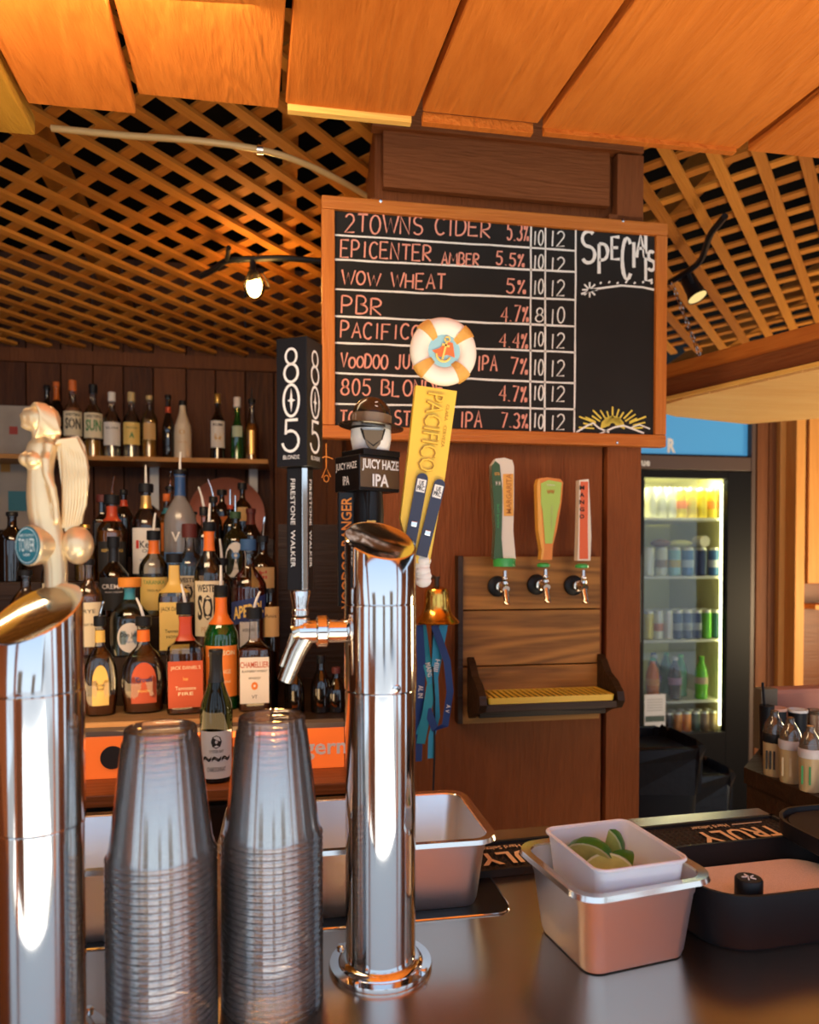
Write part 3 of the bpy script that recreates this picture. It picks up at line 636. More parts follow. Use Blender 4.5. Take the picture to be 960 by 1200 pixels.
face_text(hb, 'JUICY HAZE', bd * .86, .0105, bc + sN * (bw / 2 + .0006) + Vector((0, 0, .0075)), RB - PI / 2, M_WHT, .018)
face_text(hb, 'IPA', .013, .0105, bc + sN * (bw / 2 + .0006) + Vector((0, 0, -.0085)), RB - PI / 2, M_WHT, .018)
M_OR = flat('orange_lettering', (0.85, 0.26, 0.02))
face_text(hb, 'R', .013, .0105, Vector((.002, -.0205, zz(617))), 0, M_GOLDL, .03, rot90=True)
npx = -.0268
ob('name_plate', bx((npx, -.004, (zz(577) - .004) / 2), (.0185, .010, zz(577) + .004), bev=.0015), M_BLK, hb)
ob('plate_lettering', moved(text('VOODOO RANGER', .132, .0125, .02), TR((npx + .0005, -.0094, zz(648))) @ Matrix.Rotation(-PI / 2, 4, 'Y')), M_OR, hb)
# plain bust and campaign hat
hx = .004
ob('bust', lathe([(.020, zz(534)), (.022, zz(528)), (.0245, zz(515)), (.024, zz(504))], 20, flat_=.85, T=TR((hx, 0, 0))), M_WHT, hb, True)
ob('chin_strap', tube([(hx - .014, -.020, zz(506)), (hx - .01, -.0225, zz(518)), (hx, -.0235, zz(526)), (hx + .01, -.0225, zz(518)), (hx + .014, -.020, zz(506))], .0012, 6), M_INK, hb)
ob('scarf', prism([(hx - .012, zz(508)), (hx + .012, zz(508)), (hx + .008, zz(524)), (hx, zz(533)), (hx - .008, zz(524))], -.0238, -.019), mg, hb)
M_HAT = mat('glossy_hat_black', (0.02, 0.014, 0.01), 0.22, coat=.4)
Th = TR((hx, 0, zz(503))) @ Matrix.Rotation(math.radians(4), 4, 'Y')
ob('hat_brim', lathe([(.006, .0), (.030, -.0004), (.0385, .001), (.0395, .0025), (.038, .0035), (.028, .0022), (.024, .0035)], 36, flat_=.92, T=Th), M_HAT, hb, True)
ob('hat_crown', lathe([(.0235, .002), (.0232, .018), (.021, .026), (.014, .034), (.007, .0372), (.002, .038)], 28, flat_=.92, T=Th), M_HAT, hb, True)
ob('hat_band', lathe([(.0242, .0035), (.0240, .0165)], 28, flat_=.92, T=Th), mat('hat_band_bronze', (0.33, 0.22, 0.12), .35, .4), hb, True)
bm = ring2(.0035, .0055, .001, 14); moved(bm, Th @ TR((-.0215, -.0095, .010)) @ Matrix.Rotation(-1.1, 4, 'Z')); ob('hat_badge', bm, M_WHT, hb)
bm = B(); mpf = lambda x, zz_, y: Vector((x, 0, zz_)); ribbon(bm, [(.0022 * math.cos(math.radians(q)), .0035 * math.sin(math.radians(q))) for q in range(60, 301, 30)], .0016, 0, mpf); moved(bm, Th @ TR((.003, -.0185, .0265)) @ Matrix.Rotation(-.55, 4, 'X')); ob('hat_moon', bm, M_WHT, hb)
# little wire figure dangling by the sign
wf = thing('wire_figure', 'tiny orange wire figure dangling at the left corner of the sign box', 'charm', (hb.location.x - .050, hb.location.y - .012, z0 + zz(562)))
bm = tube([(0, 0, .040), (0, 0, .012)], .0008, 5); tube([(-.008, 0, .022), (0, 0, .025), (.008, 0, .022)], .0007, 5, bm=bm); tube([(-.005, 0, 0), (0, 0, .012), (.005, 0, .001)], .0007, 5, bm=bm); tube([(.003 * math.cos(q), 0, -.001 + .004 * math.sin(q)) for q in [k * PI / 4 for k in range(8)]], .0006, 5, bm=bm, closed=True)
ob('wire', bm, M_OR, wf)
# third handle: yellow paddle with a life ring
fb3 = (.136, .846, zf - .005); fa3 = tower_faucet('nickel beer faucet on the right rear of the centre tower, under the yellow paddle', fb3, math.atan2(.073, .035), (.101, .773))
Zp = .84
def hp(px, py, Y=.835): p = onY(px, py, Y); return Vector((p.x, 0, p.z))
b0 = hp(493, 655); org = Vector((fb3[0], .838, fb3[2] + .044))
hc = thing('tap_handle', 'yellow paddle tap handle leaning right with a white life ring on top', 'tap handle', org)
def L3(px, py): q = hp(px, py); return (q.x - org.x, q.z - org.z)
M_PADY = mat('yellow_paddle_paint', (0.86, 0.56, 0.05), 0.42)
ob('paddle', prism([L3(487, 452), L3(535, 459), L3(521, 560), L3(503, 660), L3(482, 660), L3(469, 608), L3(478, 535)], -.006, .006), M_PADY, hc)
bmv = hc.children[0]; 
ax = Vector((L3(519, 412)[0] - L3(495, 600)[0], 0, L3(519, 412)[1] - L3(495, 600)[1])); tilt = math.atan2(ax.x, ax.z)
TT = lambda px, py, y=-.0065: TR((L3(px, py)[0], y, L3(px, py)[1])) @ Matrix.Rotation(tilt, 4, 'Y')
ob('lettering', moved(text('PACIFICO', .092, .0215, .012, .0015), TT(504, 508) @ Matrix.Rotation(PI / 2, 4, 'Y')), mat('paddle_letter_ochre', (0.42, 0.22, 0.02), .5), hc)
ob('lettering', moved(text('PACIFICO', .091, .0200, -.006, .0028), TT(505, 508) @ Matrix.Rotation(PI / 2, 4, 'Y')), M_PADY, hc)
ob('lettering', moved(text('CLARA   CERVEZA', .05, .004, .0, .0008), TT(521, 500) @ Matrix.Rotation(PI / 2, 4, 'Y')), mat('paddle_letter_ochre', (0.42, 0.22, 0.02), .5), hc)
rc = L3(520, 412); RR = .0405 * .985; rm = .0112
M_RING = mat('ivory_ring', (0.85, 0.78, 0.66), 0.45, bump=.1); M_TAN = mat('tan_rope_strap', (0.68, 0.36, 0.07), 0.55, bump=.5, nscale=200)
TRG = TR((rc[0], -.002, rc[1])) @ Matrix.Rotation(tilt * .8, 4, 'Y')
def torus(R, r, flat_=.75, n=48, k=14, a0=0, a1=2 * PI):
    full = abs(a1 - a0 - 2 * PI) < 1e-6; bm = B(); rings = []; N = n if full else n + 1
    for i in range(N):
        a = a0 + (a1 - a0) * i / n; rings.append([bm.verts.new(((R + r * math.cos(b)) * math.cos(a), r * flat_ * math.sin(b), (R + r * math.cos(b)) * math.sin(a))) for b in [2 * PI * j / k for j in range(k)]])
    for i in range(N if full else N - 1):
        p_, q_ = rings[i], rings[(i + 1) % N]
        for j in range(k): bm.faces.new((p_[j], p_[(j + 1) % k], q_[(j + 1) % k], q_[j]))
    if not full: bm.faces.new(rings[0][::-1]); bm.faces.new(rings[-1])
    return bm
ob('life_ring', moved(torus(RR - rm, rm), TRG), M_RING, hc, True)
for k in range(4):
    a = PI / 4 + k * PI / 2; ob('ring_strap', moved(torus(RR - rm, rm + .0016, .78, 8, 14, a - .20, a + .20), TRG), M_TAN, hc, True)
ob('ring_disc', moved(lathe([(.0205, 0), (.0205, .004)], 32), TRG @ Matrix.Rotation(PI / 2, 4, 'X')), flat('pale_blue_disc', (0.30, 0.58, 0.66)), hc)
bm = B(); box(bm, (0, 0, 0), (.0024, .002, .022)); box(bm, (0, 0, .006), (.009, .002, .0022)); tube([(.0085 * math.cos(q), 0, -.0045 + .0085 * math.sin(q)) for q in [PI + .2 + i * (PI - .4) / 8 for i in range(9)]], .0013, 6, bm=bm); tube([(.003 * math.cos(q), 0, .0135 + .003 * math.sin(q)) for q in [k * PI / 4 for k in range(8)]], .001, 6, bm=bm, closed=True)
ob('anchor', moved(bm, TRG @ TR((0, -.006, 0)) @ Matrix.Rotation(.15, 4, 'Y')), M_GOLDL, hc)
ob('red_pennant', moved(prism([(-.014, -.002), (-.006, .002), (.002, .011), (.009, .010), (.013, -.006), (.004, -.004), (-.004, -.008)], -.0055, -.004), TRG), flat('red_orange_paint', (0.80, 0.17, 0.04)), hc)
M_NAVY = mat('navy_ski', (0.03, 0.035, 0.07), .35)
for x0, y0, x1, y1 in ((494, 560, 479, 640), (514, 567, 493, 652)):
    p, q = Vector(L3(x0, y0)), Vector(L3(x1, y1)); dd = (p - q); Ls = dd.length; tl = math.atan2(dd.x, dd.y); c = (p + q) / 2
    pts = [(-.0068, -Ls / 2), (.0068, -Ls / 2)] + [(.0068 * math.cos(a), Ls / 2 - .002 + .0068 * math.sin(a)) for a in [PI * k / 8 for k in range(9)]]
    TS = TR((c.x, -.0095, c.y)) @ Matrix.Rotation(tl, 4, 'Y')
    sk = ob('miniature_ski', moved(prism(pts, -.001, .001), TS), M_NAVY, hc)
    ob('sticker', moved(bx((0, -.0013, Ls / 2 - .010), (.0105, .0006, .015)), TS), M_WHT, sk)
    ob('lettering', moved(text('US\nPRC', .0085, .0115, .02), TS @ TR((0, -.0017, Ls / 2 - .010))), M_INK, sk)
    ob('ski_binding', moved(bx((0, -.002, -Ls * .18), (.007, .002, .006), bev=.0008), TS), M_CHROME, sk)
bm = B(); random.seed(3)
for k in range(7): ball(bm, (L3(496, 645 + k * 6)[0] + random.uniform(-.001, .001), random.uniform(-.001, .001), L3(496, 645 + k * 6)[1]), (.0098, .008, .0078), 10)
ob('snow_base', bm, M_WHT, hc, True)
# ------------------------------------------------------------------ WINGED STATUETTE HANDLE
sc = .68 / 850; sb = onY(66, 690, .735)
st = thing('tap_handle', 'pearly gold winged woman statuette tap handle atop the left tower', 'tap handle', (sb.x, .735, sb.z - .01))
M_PEARL = mat('pearl_gold', (0.80, 0.62, 0.36), 0.30, 0.55, coat=.25)
def q(px, py, y=0): return Vector(((px - 66) * sc, y, (690 - py) * sc + .01))
bm = B(); prev = [(700, 66, 13, 12), (686, 66, 13, 12), (665, 66, 13, 12), (640, 62, 16, 13), (618, 56, 18, 13), (600, 53, 18, 13), (580, 51, 17, 12), (566, 50, 15.5, 10.5), (552, 50, 14.5, 9.5), (540, 50, 16, 10), (528, 51, 17.5, 11), (519, 53, 17, 10), (514, 52, 11, 8), (508, 49, 8.5, 7), (500, 48, 8, 7)]
loft(bm, [[Vector(((cx - 66 + rx * math.cos(a)) * sc, ry * sc * math.sin(a), (690 - py) * sc + .01)) for a in [2 * PI * i / 24 for i in range(24)]] for py, cx, rx, ry in prev])
ball(bm, q(36.5, 538, -.003), (.0078, .0066, .0074), 14); ball(bm, q(45, 539, -.0062), (.0072, .0068, .0074), 14)
tube([q(62, 520, -.006), q(60, 538, -.010), q(61, 556, -.0115), q(67, 572, -.012), q(70, 590, -.011), q(71, 604, -.011)], [.0056, .0048, .0042, .0040, .0034, .0030], 10, bm=bm)
ball(bm, q(71, 606, -.011), (.0034, .0034, .0075), 10)
ball(bm, q(49, 489), (.0130, .0105, .0130), 16); ball(bm, q(40, 489), (.0095, .0078, .0092), 12); tube([q(36, 482), q(28, 487.5)], [.0030, .0018], 8, bm=bm); ball(bm, q(36, 481), (.0042, .0052, .0026), 8)
ball(bm, q(31.5, 491), (.0030, .0030, .0014), 8); ball(bm, q(32.0, 494), (.0028, .0030, .0013), 8); ball(bm, q(34, 498), (.0048, .0040, .0034), 8); ball(bm, q(41, 499), (.0085, .006, .0045), 8)
body = ob('figure', bm, M_PEARL, st, True)
rmod = body.modifiers.new('fuse', 'REMESH'); rmod.mode = 'VOXEL'; rmod.voxel_size = .0011; rmod.use_smooth_shade = True
sm = body.modifiers.new('smooth', 'SMOOTH'); sm.iterations = 6; sm.factor = .6
# hair strands sweeping back, wing feathers
for k in range(10):
    u = k / 9; y = -.0125 + .0045 * u
    pts = [q(42 + 6 * u, 477 - 2.5 * u, -.002), q(51 + 7 * u, 475.5, y + .001), q(56 + 12 * u, 486, y - .0005), q(55 + 17 * u, 500, y - .0005), q(50 + 24 * u, 514 - 5 * u, y + .0015)]
    ob('hair_strand', tube(smooth_path(pts, 3), [.0014] + [.0021] * 11 + [.0008], 8), M_PEARL, st, True)
bm = B(); ball(bm, q(57, 492, .001), (.0125, .0095, .0150), 14); ball(bm, q(61, 505, .002), (.0095, .008, .010), 12); ob('hair_mass', bm, M_PEARL, st, True)
nf = 8
for k in range(nf):
    u = k / (nf - 1)
    pts = [q(68 + 3 * u, 519 - 4 * u, -.004), q(76 + 15 * u, 517 - 5 * u, -.003), q(76 + 23 * u, 530 + 5 * u, -.001), q(77 + 24 * u, 560, 0), q(76 + 22 * u, 590, 0), q(74 + 17 * u, 618 - 3 * u, 0)]
    ob('wing_feather', tube(pts, [.0014, .0022, .0028, .0028, .0026, .0012], 8), M_PEARL, st, True)
wp = [(68, 519), (84, 510), (92, 508), (99, 520), (103, 545), (101, 575), (95, 612), (76, 622), (73, 570)]
ob('wing_web', prism([((a - 66) * sc, (690 - b_) * sc + .01) for a, b_ in wp], .0, .004), M_PEARL, st)
ob('front_drum', lathe([(.0185, 0), (.0192, .0015), (.019, .003), (.016, .02), (.013, .034)], 32, flat_=1, T=TR(q(40, 639, -.012)) @ Matrix.Rotation(math.radians(-38), 4, 'Z') @ Matrix.Rotation(-PI / 2, 4, 'X')), M_PEARL, st, True)
TD = TR(q(40, 639, -.012)) @ Matrix.Rotation(math.radians(-38), 4, 'Z')
bd_ = ob('round_badge', lathe([(.0178, 0), (.0178, .0008)], 36, T=TD @ Matrix.Rotation(PI / 2, 4, 'X')), flat('teal_badge', (0.02, 0.17, 0.24), .35), st)
ob('lettering', moved(text('TOWER', .024, .0125, .0), TD @ TR((0, -.001, .0005))), flat('badge_white', (0.7, .85, .88)), bd_)
ob('lettering', moved(text('BEER STATION', .02, .0024, .0), TD @ TR((0, -.001, .0095))), flat('badge_white', (0.7, .85, .88)), bd_)
ob('lettering', moved(text('1889', .009, .0026, .0), TD @ TR((0, -.001, -.0085))), flat('badge_white', (0.7, .85, .88)), bd_)
ob('badge_ring', moved(join(ring2(.0163, .0163, .0006, 30)), TD @ TR((0, -.0012, 0))), flat('badge_white', (0.7, .85, .88)), bd_)
bm = B(); ball(bm, q(89, 638, .004), (.0145, .0145, .0185), 24); ob('rear_drum', bm, M_PEARL, st, True)
tf = thing('beer_faucet', 'nickel faucet collar behind the left tower, under the statuette', 'faucet', (sb.x, .735, sb.z - .05))
ob('lever_collar', lathe([(.009, 0), (.0095, .01), (.008, .012), (.011, .038)], 18), M_CHROME, tf, True)
ob('faucet_body', tube([(0, -.002, -.006), (0, -.02, -.008)], .010, 14), M_FAUC, tf, True)

# ------------------------------------------------------------------ CUP STACKS
def cup_mesh():
    prof = [(.0480, .0008), (.0498, .0), (.0505, .0014), (.0498, .0026), (.0485, .0030), (.0478, .0075), (.0465, .0115), (.0462, .0128), (.0352, .106), (.0334, .1092), (.0326, .1185), (.0316, .12), (.0296, .1188), (.027, .1165), (.010, .1162), (.0008, .1162)]
    bm = B(); rings = [[bm.verts.new(p) for p in ringpts(r, z, 40)] for r, z in prof]
    for a, b_ in zip(rings, rings[1:]):
        for i in range(40): bm.faces.new((a[i], a[(i + 1) % 40], b_[(i + 1) % 40], b_[i]))
    bm.faces.new(rings[-1]); me = bpy.data.meshes.new('plastic_cup'); bm.to_mesh(me); bm.free()
    me.polygons.foreach_set('use_smooth', [True] * len(me.polygons)); me.materials.append(M_CUP); return me
CUP = cup_mesh()
for side, px, dist, n, grp in (('left', 191, .683, 26, 'clear cups in the left stack'), ('right', 320, .730, 26, 'clear cups in the right stack')):
    p = at(px, 1180, dist); 
    for k in range(n):
        o = bpy.data.objects.new('plastic_cup', CUP); COL.objects.link(o); o.location = (p.x, p.y, CT + k * .0066)
        o.rotation_euler = (0, 0, random.uniform(0, 6))
        tag(o, ('topmost upside-down clear plastic cup of the %s stack' % side) if k == n - 1 else ('upside-down clear plastic cup nested below the top of the %s stack' % side), 'cup', grp)
# ------------------------------------------------------------------ STEEL PANS
def pan(name, label, cx, cy, rz, hx, hy, h, m=M_PAN, mr=M_RIM, lip=.012, r=.022, z=CT, taper=.008, cat='steel pan', th=.0012):
    t = thing(name, label, cat, (cx, cy, z), rz); bm = B()
    prof = [(hx - taper - .012, .0), (hx - taper - .003, .0015), (hx - taper, .008), (hx - .001, h - .022), (hx, h - .020), (hx + .0015, h - .004), (hx + .003, h - .001)]
    rings = [rrect(u, hy - (hx - u), r * (1 if i > 1 else .8), zz_) for i, (u, zz_) in enumerate(prof)]
    inn = [rrect(u - th, hy - (hx - u) - th, r * .9, zz_ + (.0012 if i == 0 else 0)) for i, (u, zz_) in enumerate(prof)]
    loft(bm, rings + inn[::-1]); ob('pan_body', bm, m, t, True)
    lp = [rrect(hx + .002, hy + .002, r, h - .0006), rrect(hx + lip, hy + lip, r + lip * .6, h - .001), rrect(hx + lip + .0015, hy + lip + .0015, r + lip * .6, h - .005), rrect(hx + lip, hy + lip, r + lip * .6, h - .0055), rrect(hx + lip - .001, hy + lip - .001, r + lip * .6, h - .0018), rrect(hx + .001, hy + .001, r, h - .0024)]
    bm = B(); vr = [[bm.verts.new(p) for p in g_] for g_ in [[Vector((p.x, p.y, p.z + .0025 if i in (1,) else p.z + .0012)) for p in g_] for i, g_ in enumerate(lp)]]
    n = len(vr[0])
    for i in range(len(vr)):
        a, b_ = vr[i], vr[(i + 1) % len(vr)]
        for k in range(n): bm.faces.new((a[k], a[(k + 1) % n], b_[(k + 1) % n], b_[k]))
    ob('rolled_rim', bm, mr, t, True); return t
pan('garnish_pan', 'square steel pan holding a white tub of limes, front right', .368, .775, math.radians(9), .074, .066, .094)
pan('steel_pan', 'long empty steel pan behind the centre tower', .090, .955, 0, .160, .085, .092)
pan('steel_pan', 'long empty steel pan behind the left cup stack and left tower', -.290, .945, 0, .160, .085, .092)
# recessed trays the long pans stand in
for cx, lb in ((.105, 'shallow black drip tray under the steel pan behind the centre tower'), (-.285, 'shallow black drip tray under the steel pan by the left tower')):
    t = thing('drip_tray', lb, 'tray', (cx, .952, CT)); bm = loft(B(), [rrect(.172, .094, .02, 0), rrect(.172, .094, .02, .001)]); ob('tray_plate', bm, M_BPLAS, t)
    bm = B(); tube([v for v in rrect(.173, .095, .02, .0012)], .0012, 6, bm=bm, closed=True); ob('tray_edge', bm, M_CHROME, t, True)
# white tub with limes
tb = thing('garnish_tub', 'small white plastic tub of cut limes set inside the square steel pan', 'tub', (.371, .776, CT + .030), math.radians(6.5))
bm = B(); prof = [(.044, 0), (.047, .002), (.048, .008), (.055, .082)]; hyx = .006
rg_ = [rrect(u, u + hyx, .012, z_) for u, z_ in prof]; inn = [rrect(u - .0016, u + hyx - .0016, .011, z_ + (.0016 if i == 0 else 0)) for i, (u, z_) in enumerate(prof)]
loft(bm, rg_ + inn[::-1]); ob('tub_body', bm, M_WHITE, tb, True)
bm = B(); tube([v for v in rrect(.0565, .0565 + hyx, .013, .0825)], .0022, 8, bm=bm, closed=True); ob('tub_rim', bm, M_WHITE, tb, True)
M_LPEEL = mat('lime_peel', (0.035, 0.16, 0.015), .35, noise=.5, nscale=40, bump=.4); M_LFLESH = mat('lime_flesh', (0.62, 0.60, 0.16), .3, noise=.25, nscale=90, sss=.2); M_PITH = mat('lime_pith', (0.80, 0.78, 0.42), .5)
def wedge(label, loc, rot, ang, r=.024, full=False):
    t = thing('lime_wedge', label, 'lime', loc, rot=rot, group=None); n = 12; bm = B()
    # peel: part of an ellipsoid
    for i in range(n):
        for j in range(8):
            a0, a1 = ang * i / n, ang * (i + 1) / n; b0, b1 = -PI / 2 + PI * j / 8, -PI / 2 + PI * (j + 1) / 8
            P_ = lambda a, b_: Vector((r * math.cos(a) * math.cos(b_), r * math.sin(a) * math.cos(b_), r * 1.2 * math.sin(b_)))
            bm.faces.new([bm.verts.new(P_(*v)) for v in ((a0, b0), (a1, b0), (a1, b1), (a0, b1))] if 0 < j < 7 else [bm.verts.new(P_(*v)) for v in (((a0, b0), (a1, b1), (a0, b1)) if j == 0 else ((a0, b0), (a1, b0), (a0, b1)))])
    bmesh.ops.remove_doubles(bm, verts=bm.verts[:], dist=1e-6); ob('peel', bm, M_LPEEL, t, True)
    for a in (0, ang):
        for s_, mm, nm, off in ((.985, M_PITH, 'pith', 0), (.90, M_LFLESH, 'flesh', .0004)):
            bm = B(); dx = Vector((math.cos(a), math.sin(a), 0)); nn = Vector((-math.sin(a), math.cos(a), 0)) * ((-off) if a == 0 else off)
            pts = [Vector((0, 0, -r * 1.2 * s_))] + [dx * (r * s_ * math.cos(b_)) + Vector((0, 0, r * 1.2 * s_ * math.sin(b_))) for b_ in [-PI / 2 + PI * k / 12 for k in range(1, 12)]] + [Vector((0, 0, r * 1.2 * s_))]
            bm.faces.new([bm.verts.new(p + nn) for p in pts]); ob(nm, bm, mm, t)
    return t
TB = Vector((.371, .776, CT + .03))
wedge('dark green lime half, uppermost at the left of the white tub', TB + Vector((-.022, .018, .058)), (1.2, .3, .5), 2.4, .026)
wedge('lime wedge standing upright, pale flesh facing the camera, at the back of the tub', TB + Vector((.006, .036, .064)), (0.25, .35, -.9), 1.1, .024)
wedge('green lime wedge lying below the dark half in the tub', TB + Vector((-.008, -.006, .048)), (1.35, .2, 1.0), 1.6, .026)
wedge('lime wedge with yellowish flesh up, right of centre in the tub', TB + Vector((.018, .006, .046)), (1.5, 0, 2.7), 2.0, .024)
wedge('lime wedge with cut face up at the right side of the tub', TB + Vector((.022, .024, .040)), (1.4, .2, 2.2), 1.9, .022)
# ------------------------------------------------------------------ BAR MAT
mtang = math.atan2(.03, .5)
mt = thing('bar_mat', 'long black rubber bar mat with raised TRULY lettering behind the garnish pan', 'bar mat', (.505, 1.018, CT), mtang)
ob('mat_base', bx((0, 0, .003), (.60, .098, .006), bev=.0015), M_BRUB, mt)
bm = B(); 
for s_ in ((0, .046, .60, .006), (0, -.046, .60, .006)): box(bm, (s_[0], s_[1], .008), (s_[2], s_[3], .006))
for s_ in (-.297, .297): box(bm, (s_, 0, .008), (.006, .098, .006))
ob('mat_edge', bm, M_BRUB, mt)
bm = B()
for i in range(58):
    for j in range(9):
        x_, y_ = -.285 + i * .01, -.039 + j * .0097
        vs = [bm.verts.new((x_ + dx_, y_ + dy_, zz_)) for dx_, dy_, zz_ in ((-.0032, -.0032, .006), (.0032, -.0032, .006), (.0032, .0032, .006), (-.0032, .0032, .006), (0, 0, .0085))]
        for k in range(4): bm.faces.new((vs[k], vs[(k + 1) % 4], vs[4]))
o = ob('rubber_studs', bm, M_BRUB, mt); o['kind'] = 'stuff'
RF = Matrix.Rotation(-PI / 2, 4, 'X') @ Matrix.Rotation(0, 4, 'Z')
FLAT = Matrix.Rotation(PI, 4, 'Z') @ Matrix.Rotation(-PI / 2, 4, 'X')      # lying, read from the bartender's side
M_MATW = mat('mat_letter_cream', (0.85, 0.62, 0.36), .5)
for cx in (-.163, .192):
    bm = text('TRULY', .145, .040, .022, .0); ob('lettering', moved(join(bm), TR((cx, -.012, .0105)) @ FLAT), M_MATW, mt)
    bm = text('Hard Seltzer', .066, .012, .01, .0); ob('lettering', moved(bm, TR((cx - .028, .024, .0102)) @ FLAT), M_MATW, mt)
    ob('printed_rule', bx((cx + .042, .026, .0095), (.055, .0014, .0012)), M_MATW, mt)
# ------------------------------------------------------------------ SALT RIMMER
rm_ = thing('glass_rimmer', 'black plastic salt rimmer tray with open lid at the right end of the counter', 'rimmer', (.588, .800, CT), math.radians(3))
bm = B(); o_ = [rrect(.119, .068, .052, 0), rrect(.122, .071, .054, .004), rrect(.124, .073, .055, .064)]; i_ = [rrect(.120, .069, .051, .064), rrect(.118, .067, .051, .034), rrect(.115, .064, .048, .032)]
loft(bm, o_ + i_); ob('base_tray', bm, M_BPLAS, rm_, True)
sa = ob('salt', loft(B(), [[Vector((v.x, v.y, .0325)) for v in rrect(.113, .060, .045, 0)], [Vector((v.x - .004, v.y - .004, .0440)) for v in rrect(.104, .052, .043, 0)]]), mat('pink_salt', (0.80, 0.62, 0.50), .9, bump=.8, nscale=600, noise=.15), rm_)
sa['kind'] = 'stuff'
pk = onZ(874, 1040, CT + .055); pl = Vector((pk.x - .588, pk.y - .800, 0))
ob('pivot_knob', lathe([(.0145, .034), (.0155, .036), (.0155, .066), (.014, .068)], 28, T=TR((pl.x, pl.y, 0))), M_BPLAS, rm_, True)
bm = B()
for k in range(5):
    a = k * 1.257; tube([(.002 * math.cos(a), .002 * math.sin(a), 0), (.008 * math.cos(a + .3), .008 * math.sin(a + .3), 0)], .0009, 5, bm=bm)
ob('knob_emblem', moved(bm, TR((pl.x, pl.y, .0684))), M_WHT, rm_)
bm = B(); cxl, cyl_ = .172, .020
lr = lambda a, z_: rrect(a, a * .88, a * .62, z_, cx=cxl, cy=cyl_)
loft(bm, [lr(.096, .0645), lr(.100, .067), lr(.101, .088), lr(.097, .088), lr(.095, .080)])
ob('swing_tray', bm, M_BPLAS, rm_, True)
ob('sponge', loft(B(), [lr(.092, .0805), lr(.090, .083)]), M_BRUB, rm_)
# ------------------------------------------------------------------ BACK BAR FURNITURE
bb = thing('back_bar', 'dark wooden back bar cabinet with a reddish ledge behind the steel pans', 'cabinet', (-.70, 1.95, 0))
ob('cabinet_body', bx((0, .02, .49), (1.78, .66, .98)), M_DARKW, bb)
ob('ledge_top', bx((0, -.005, .985), (1.80, .72, .026), bev=.003), M_LEDGE, bb)
ob('face_board', bx((0, -.318, .88), (1.78, .016, .14), bev=.002), M_DARKW, bb)
ZLG = .998
TY = [(1.76, 1.945), (1.95, 2.08), (2.085, 2.205), (2.21, 2.335), (2.34, 2.47), (2.475, 2.61)]; TZ = [1.112, 1.235, 1.325, 1.42, 1.49, 1.55]
XT0, XT1 = -1.55, onY(317, 800, 1.86).x
rs = thing('bottle_riser', 'stepped wooden riser carrying the crowd of liquor bottles', 'riser', ((XT0 + XT1) / 2, 1.76, ZLG))
for i, ((y0, y1), z) in enumerate(zip(TY, TZ)):
    x1 = XT1 if i else XT1; ob('step', bx(((XT0 + x1) / 2 - rs.location.x, (y0 + y1) / 2 - 1.76 + .002, (z + ZLG) / 2 - ZLG), (x1 - XT0, y1 - y0 - .004, z - ZLG), bev=.002), M_RISER if i == 0 else M_DARKW, rs)
ob('trim_strip', bx((0, -.006, .035), (x1 - XT0, .01, .03)), mat('grey_strip', (0.16, 0.12, 0.09), .6), rs)
# dark side cabinet between the riser and the centre wall
sc_ = thing('side_cabinet', 'dark low cabinet in shadow between the bottle riser and the centre wall', 'cabinet', ((XT1 + .2) / 2 + .006, 2.1, ZLG))
wsc = .2 - XT1 - .02; ob('cabinet_body', bx((0, .0, .045), (wsc, .66, .09)), M_DARKW, sc_); ob('cabinet_back', bx((0, .33, .30), (wsc, .02, .60)), M_DARKW, sc_)
# orange promotional rail
x0, x1 = -1.20, onY(403, 880, 1.715).x
jr = thing('bar_rail', 'orange glowing rail with white blackletter lettering below the bottles', 'rail', ((x0 + x1) / 2, 1.715, ZLG))
M_JAG = mat('orange_rail_acrylic', (0.90, 0.17, 0.02), .35, emit=(1.0, .18, .03), es=.35)
hr = onY(250, 858, 1.70).z - ZLG
ob('rail_face', bx((0, 0, hr / 2), (x1 - x0, .03, hr), bev=.002), M_JAG, jr)
ob('rail_cap', bx((0, .004, hr + .006), (x1 - x0, .04, .012), bev=.001), mat('grey_strip', (0.16, 0.12, 0.09), .6), jr)
def rtext(s_, px0, px1, h, m, bold=0., dz=.0):
    a, b_ = onY(px0, 880, 1.70).x, onY(px1, 880, 1.70).x
    ob('lettering', moved(text(s_, b_ - a, h, bold), TR(((a + b_) / 2 - jr.location.x, -.0154, hr / 2 + dz))), m, jr)
rtext('ICE COLD', 196, 286, .026, M_INK, .015); rtext('Jägermeister', 334, 480, .05, M_WHT, .02, -.002)
for ch in list(jr.children):
    if 'Jäger' in ch.name: pass
c = onY(132, 881, 1.70); ob('round_emblem', lathe([(.026, 0), (.026, .003)], 28, T=TR((c.x - jr.location.x, -.0152, hr / 2)) @ Matrix.Rotation(PI / 2, 4, 'X')), M_INK, jr)
rtext('r', 96, 100, .02, M_WHT)
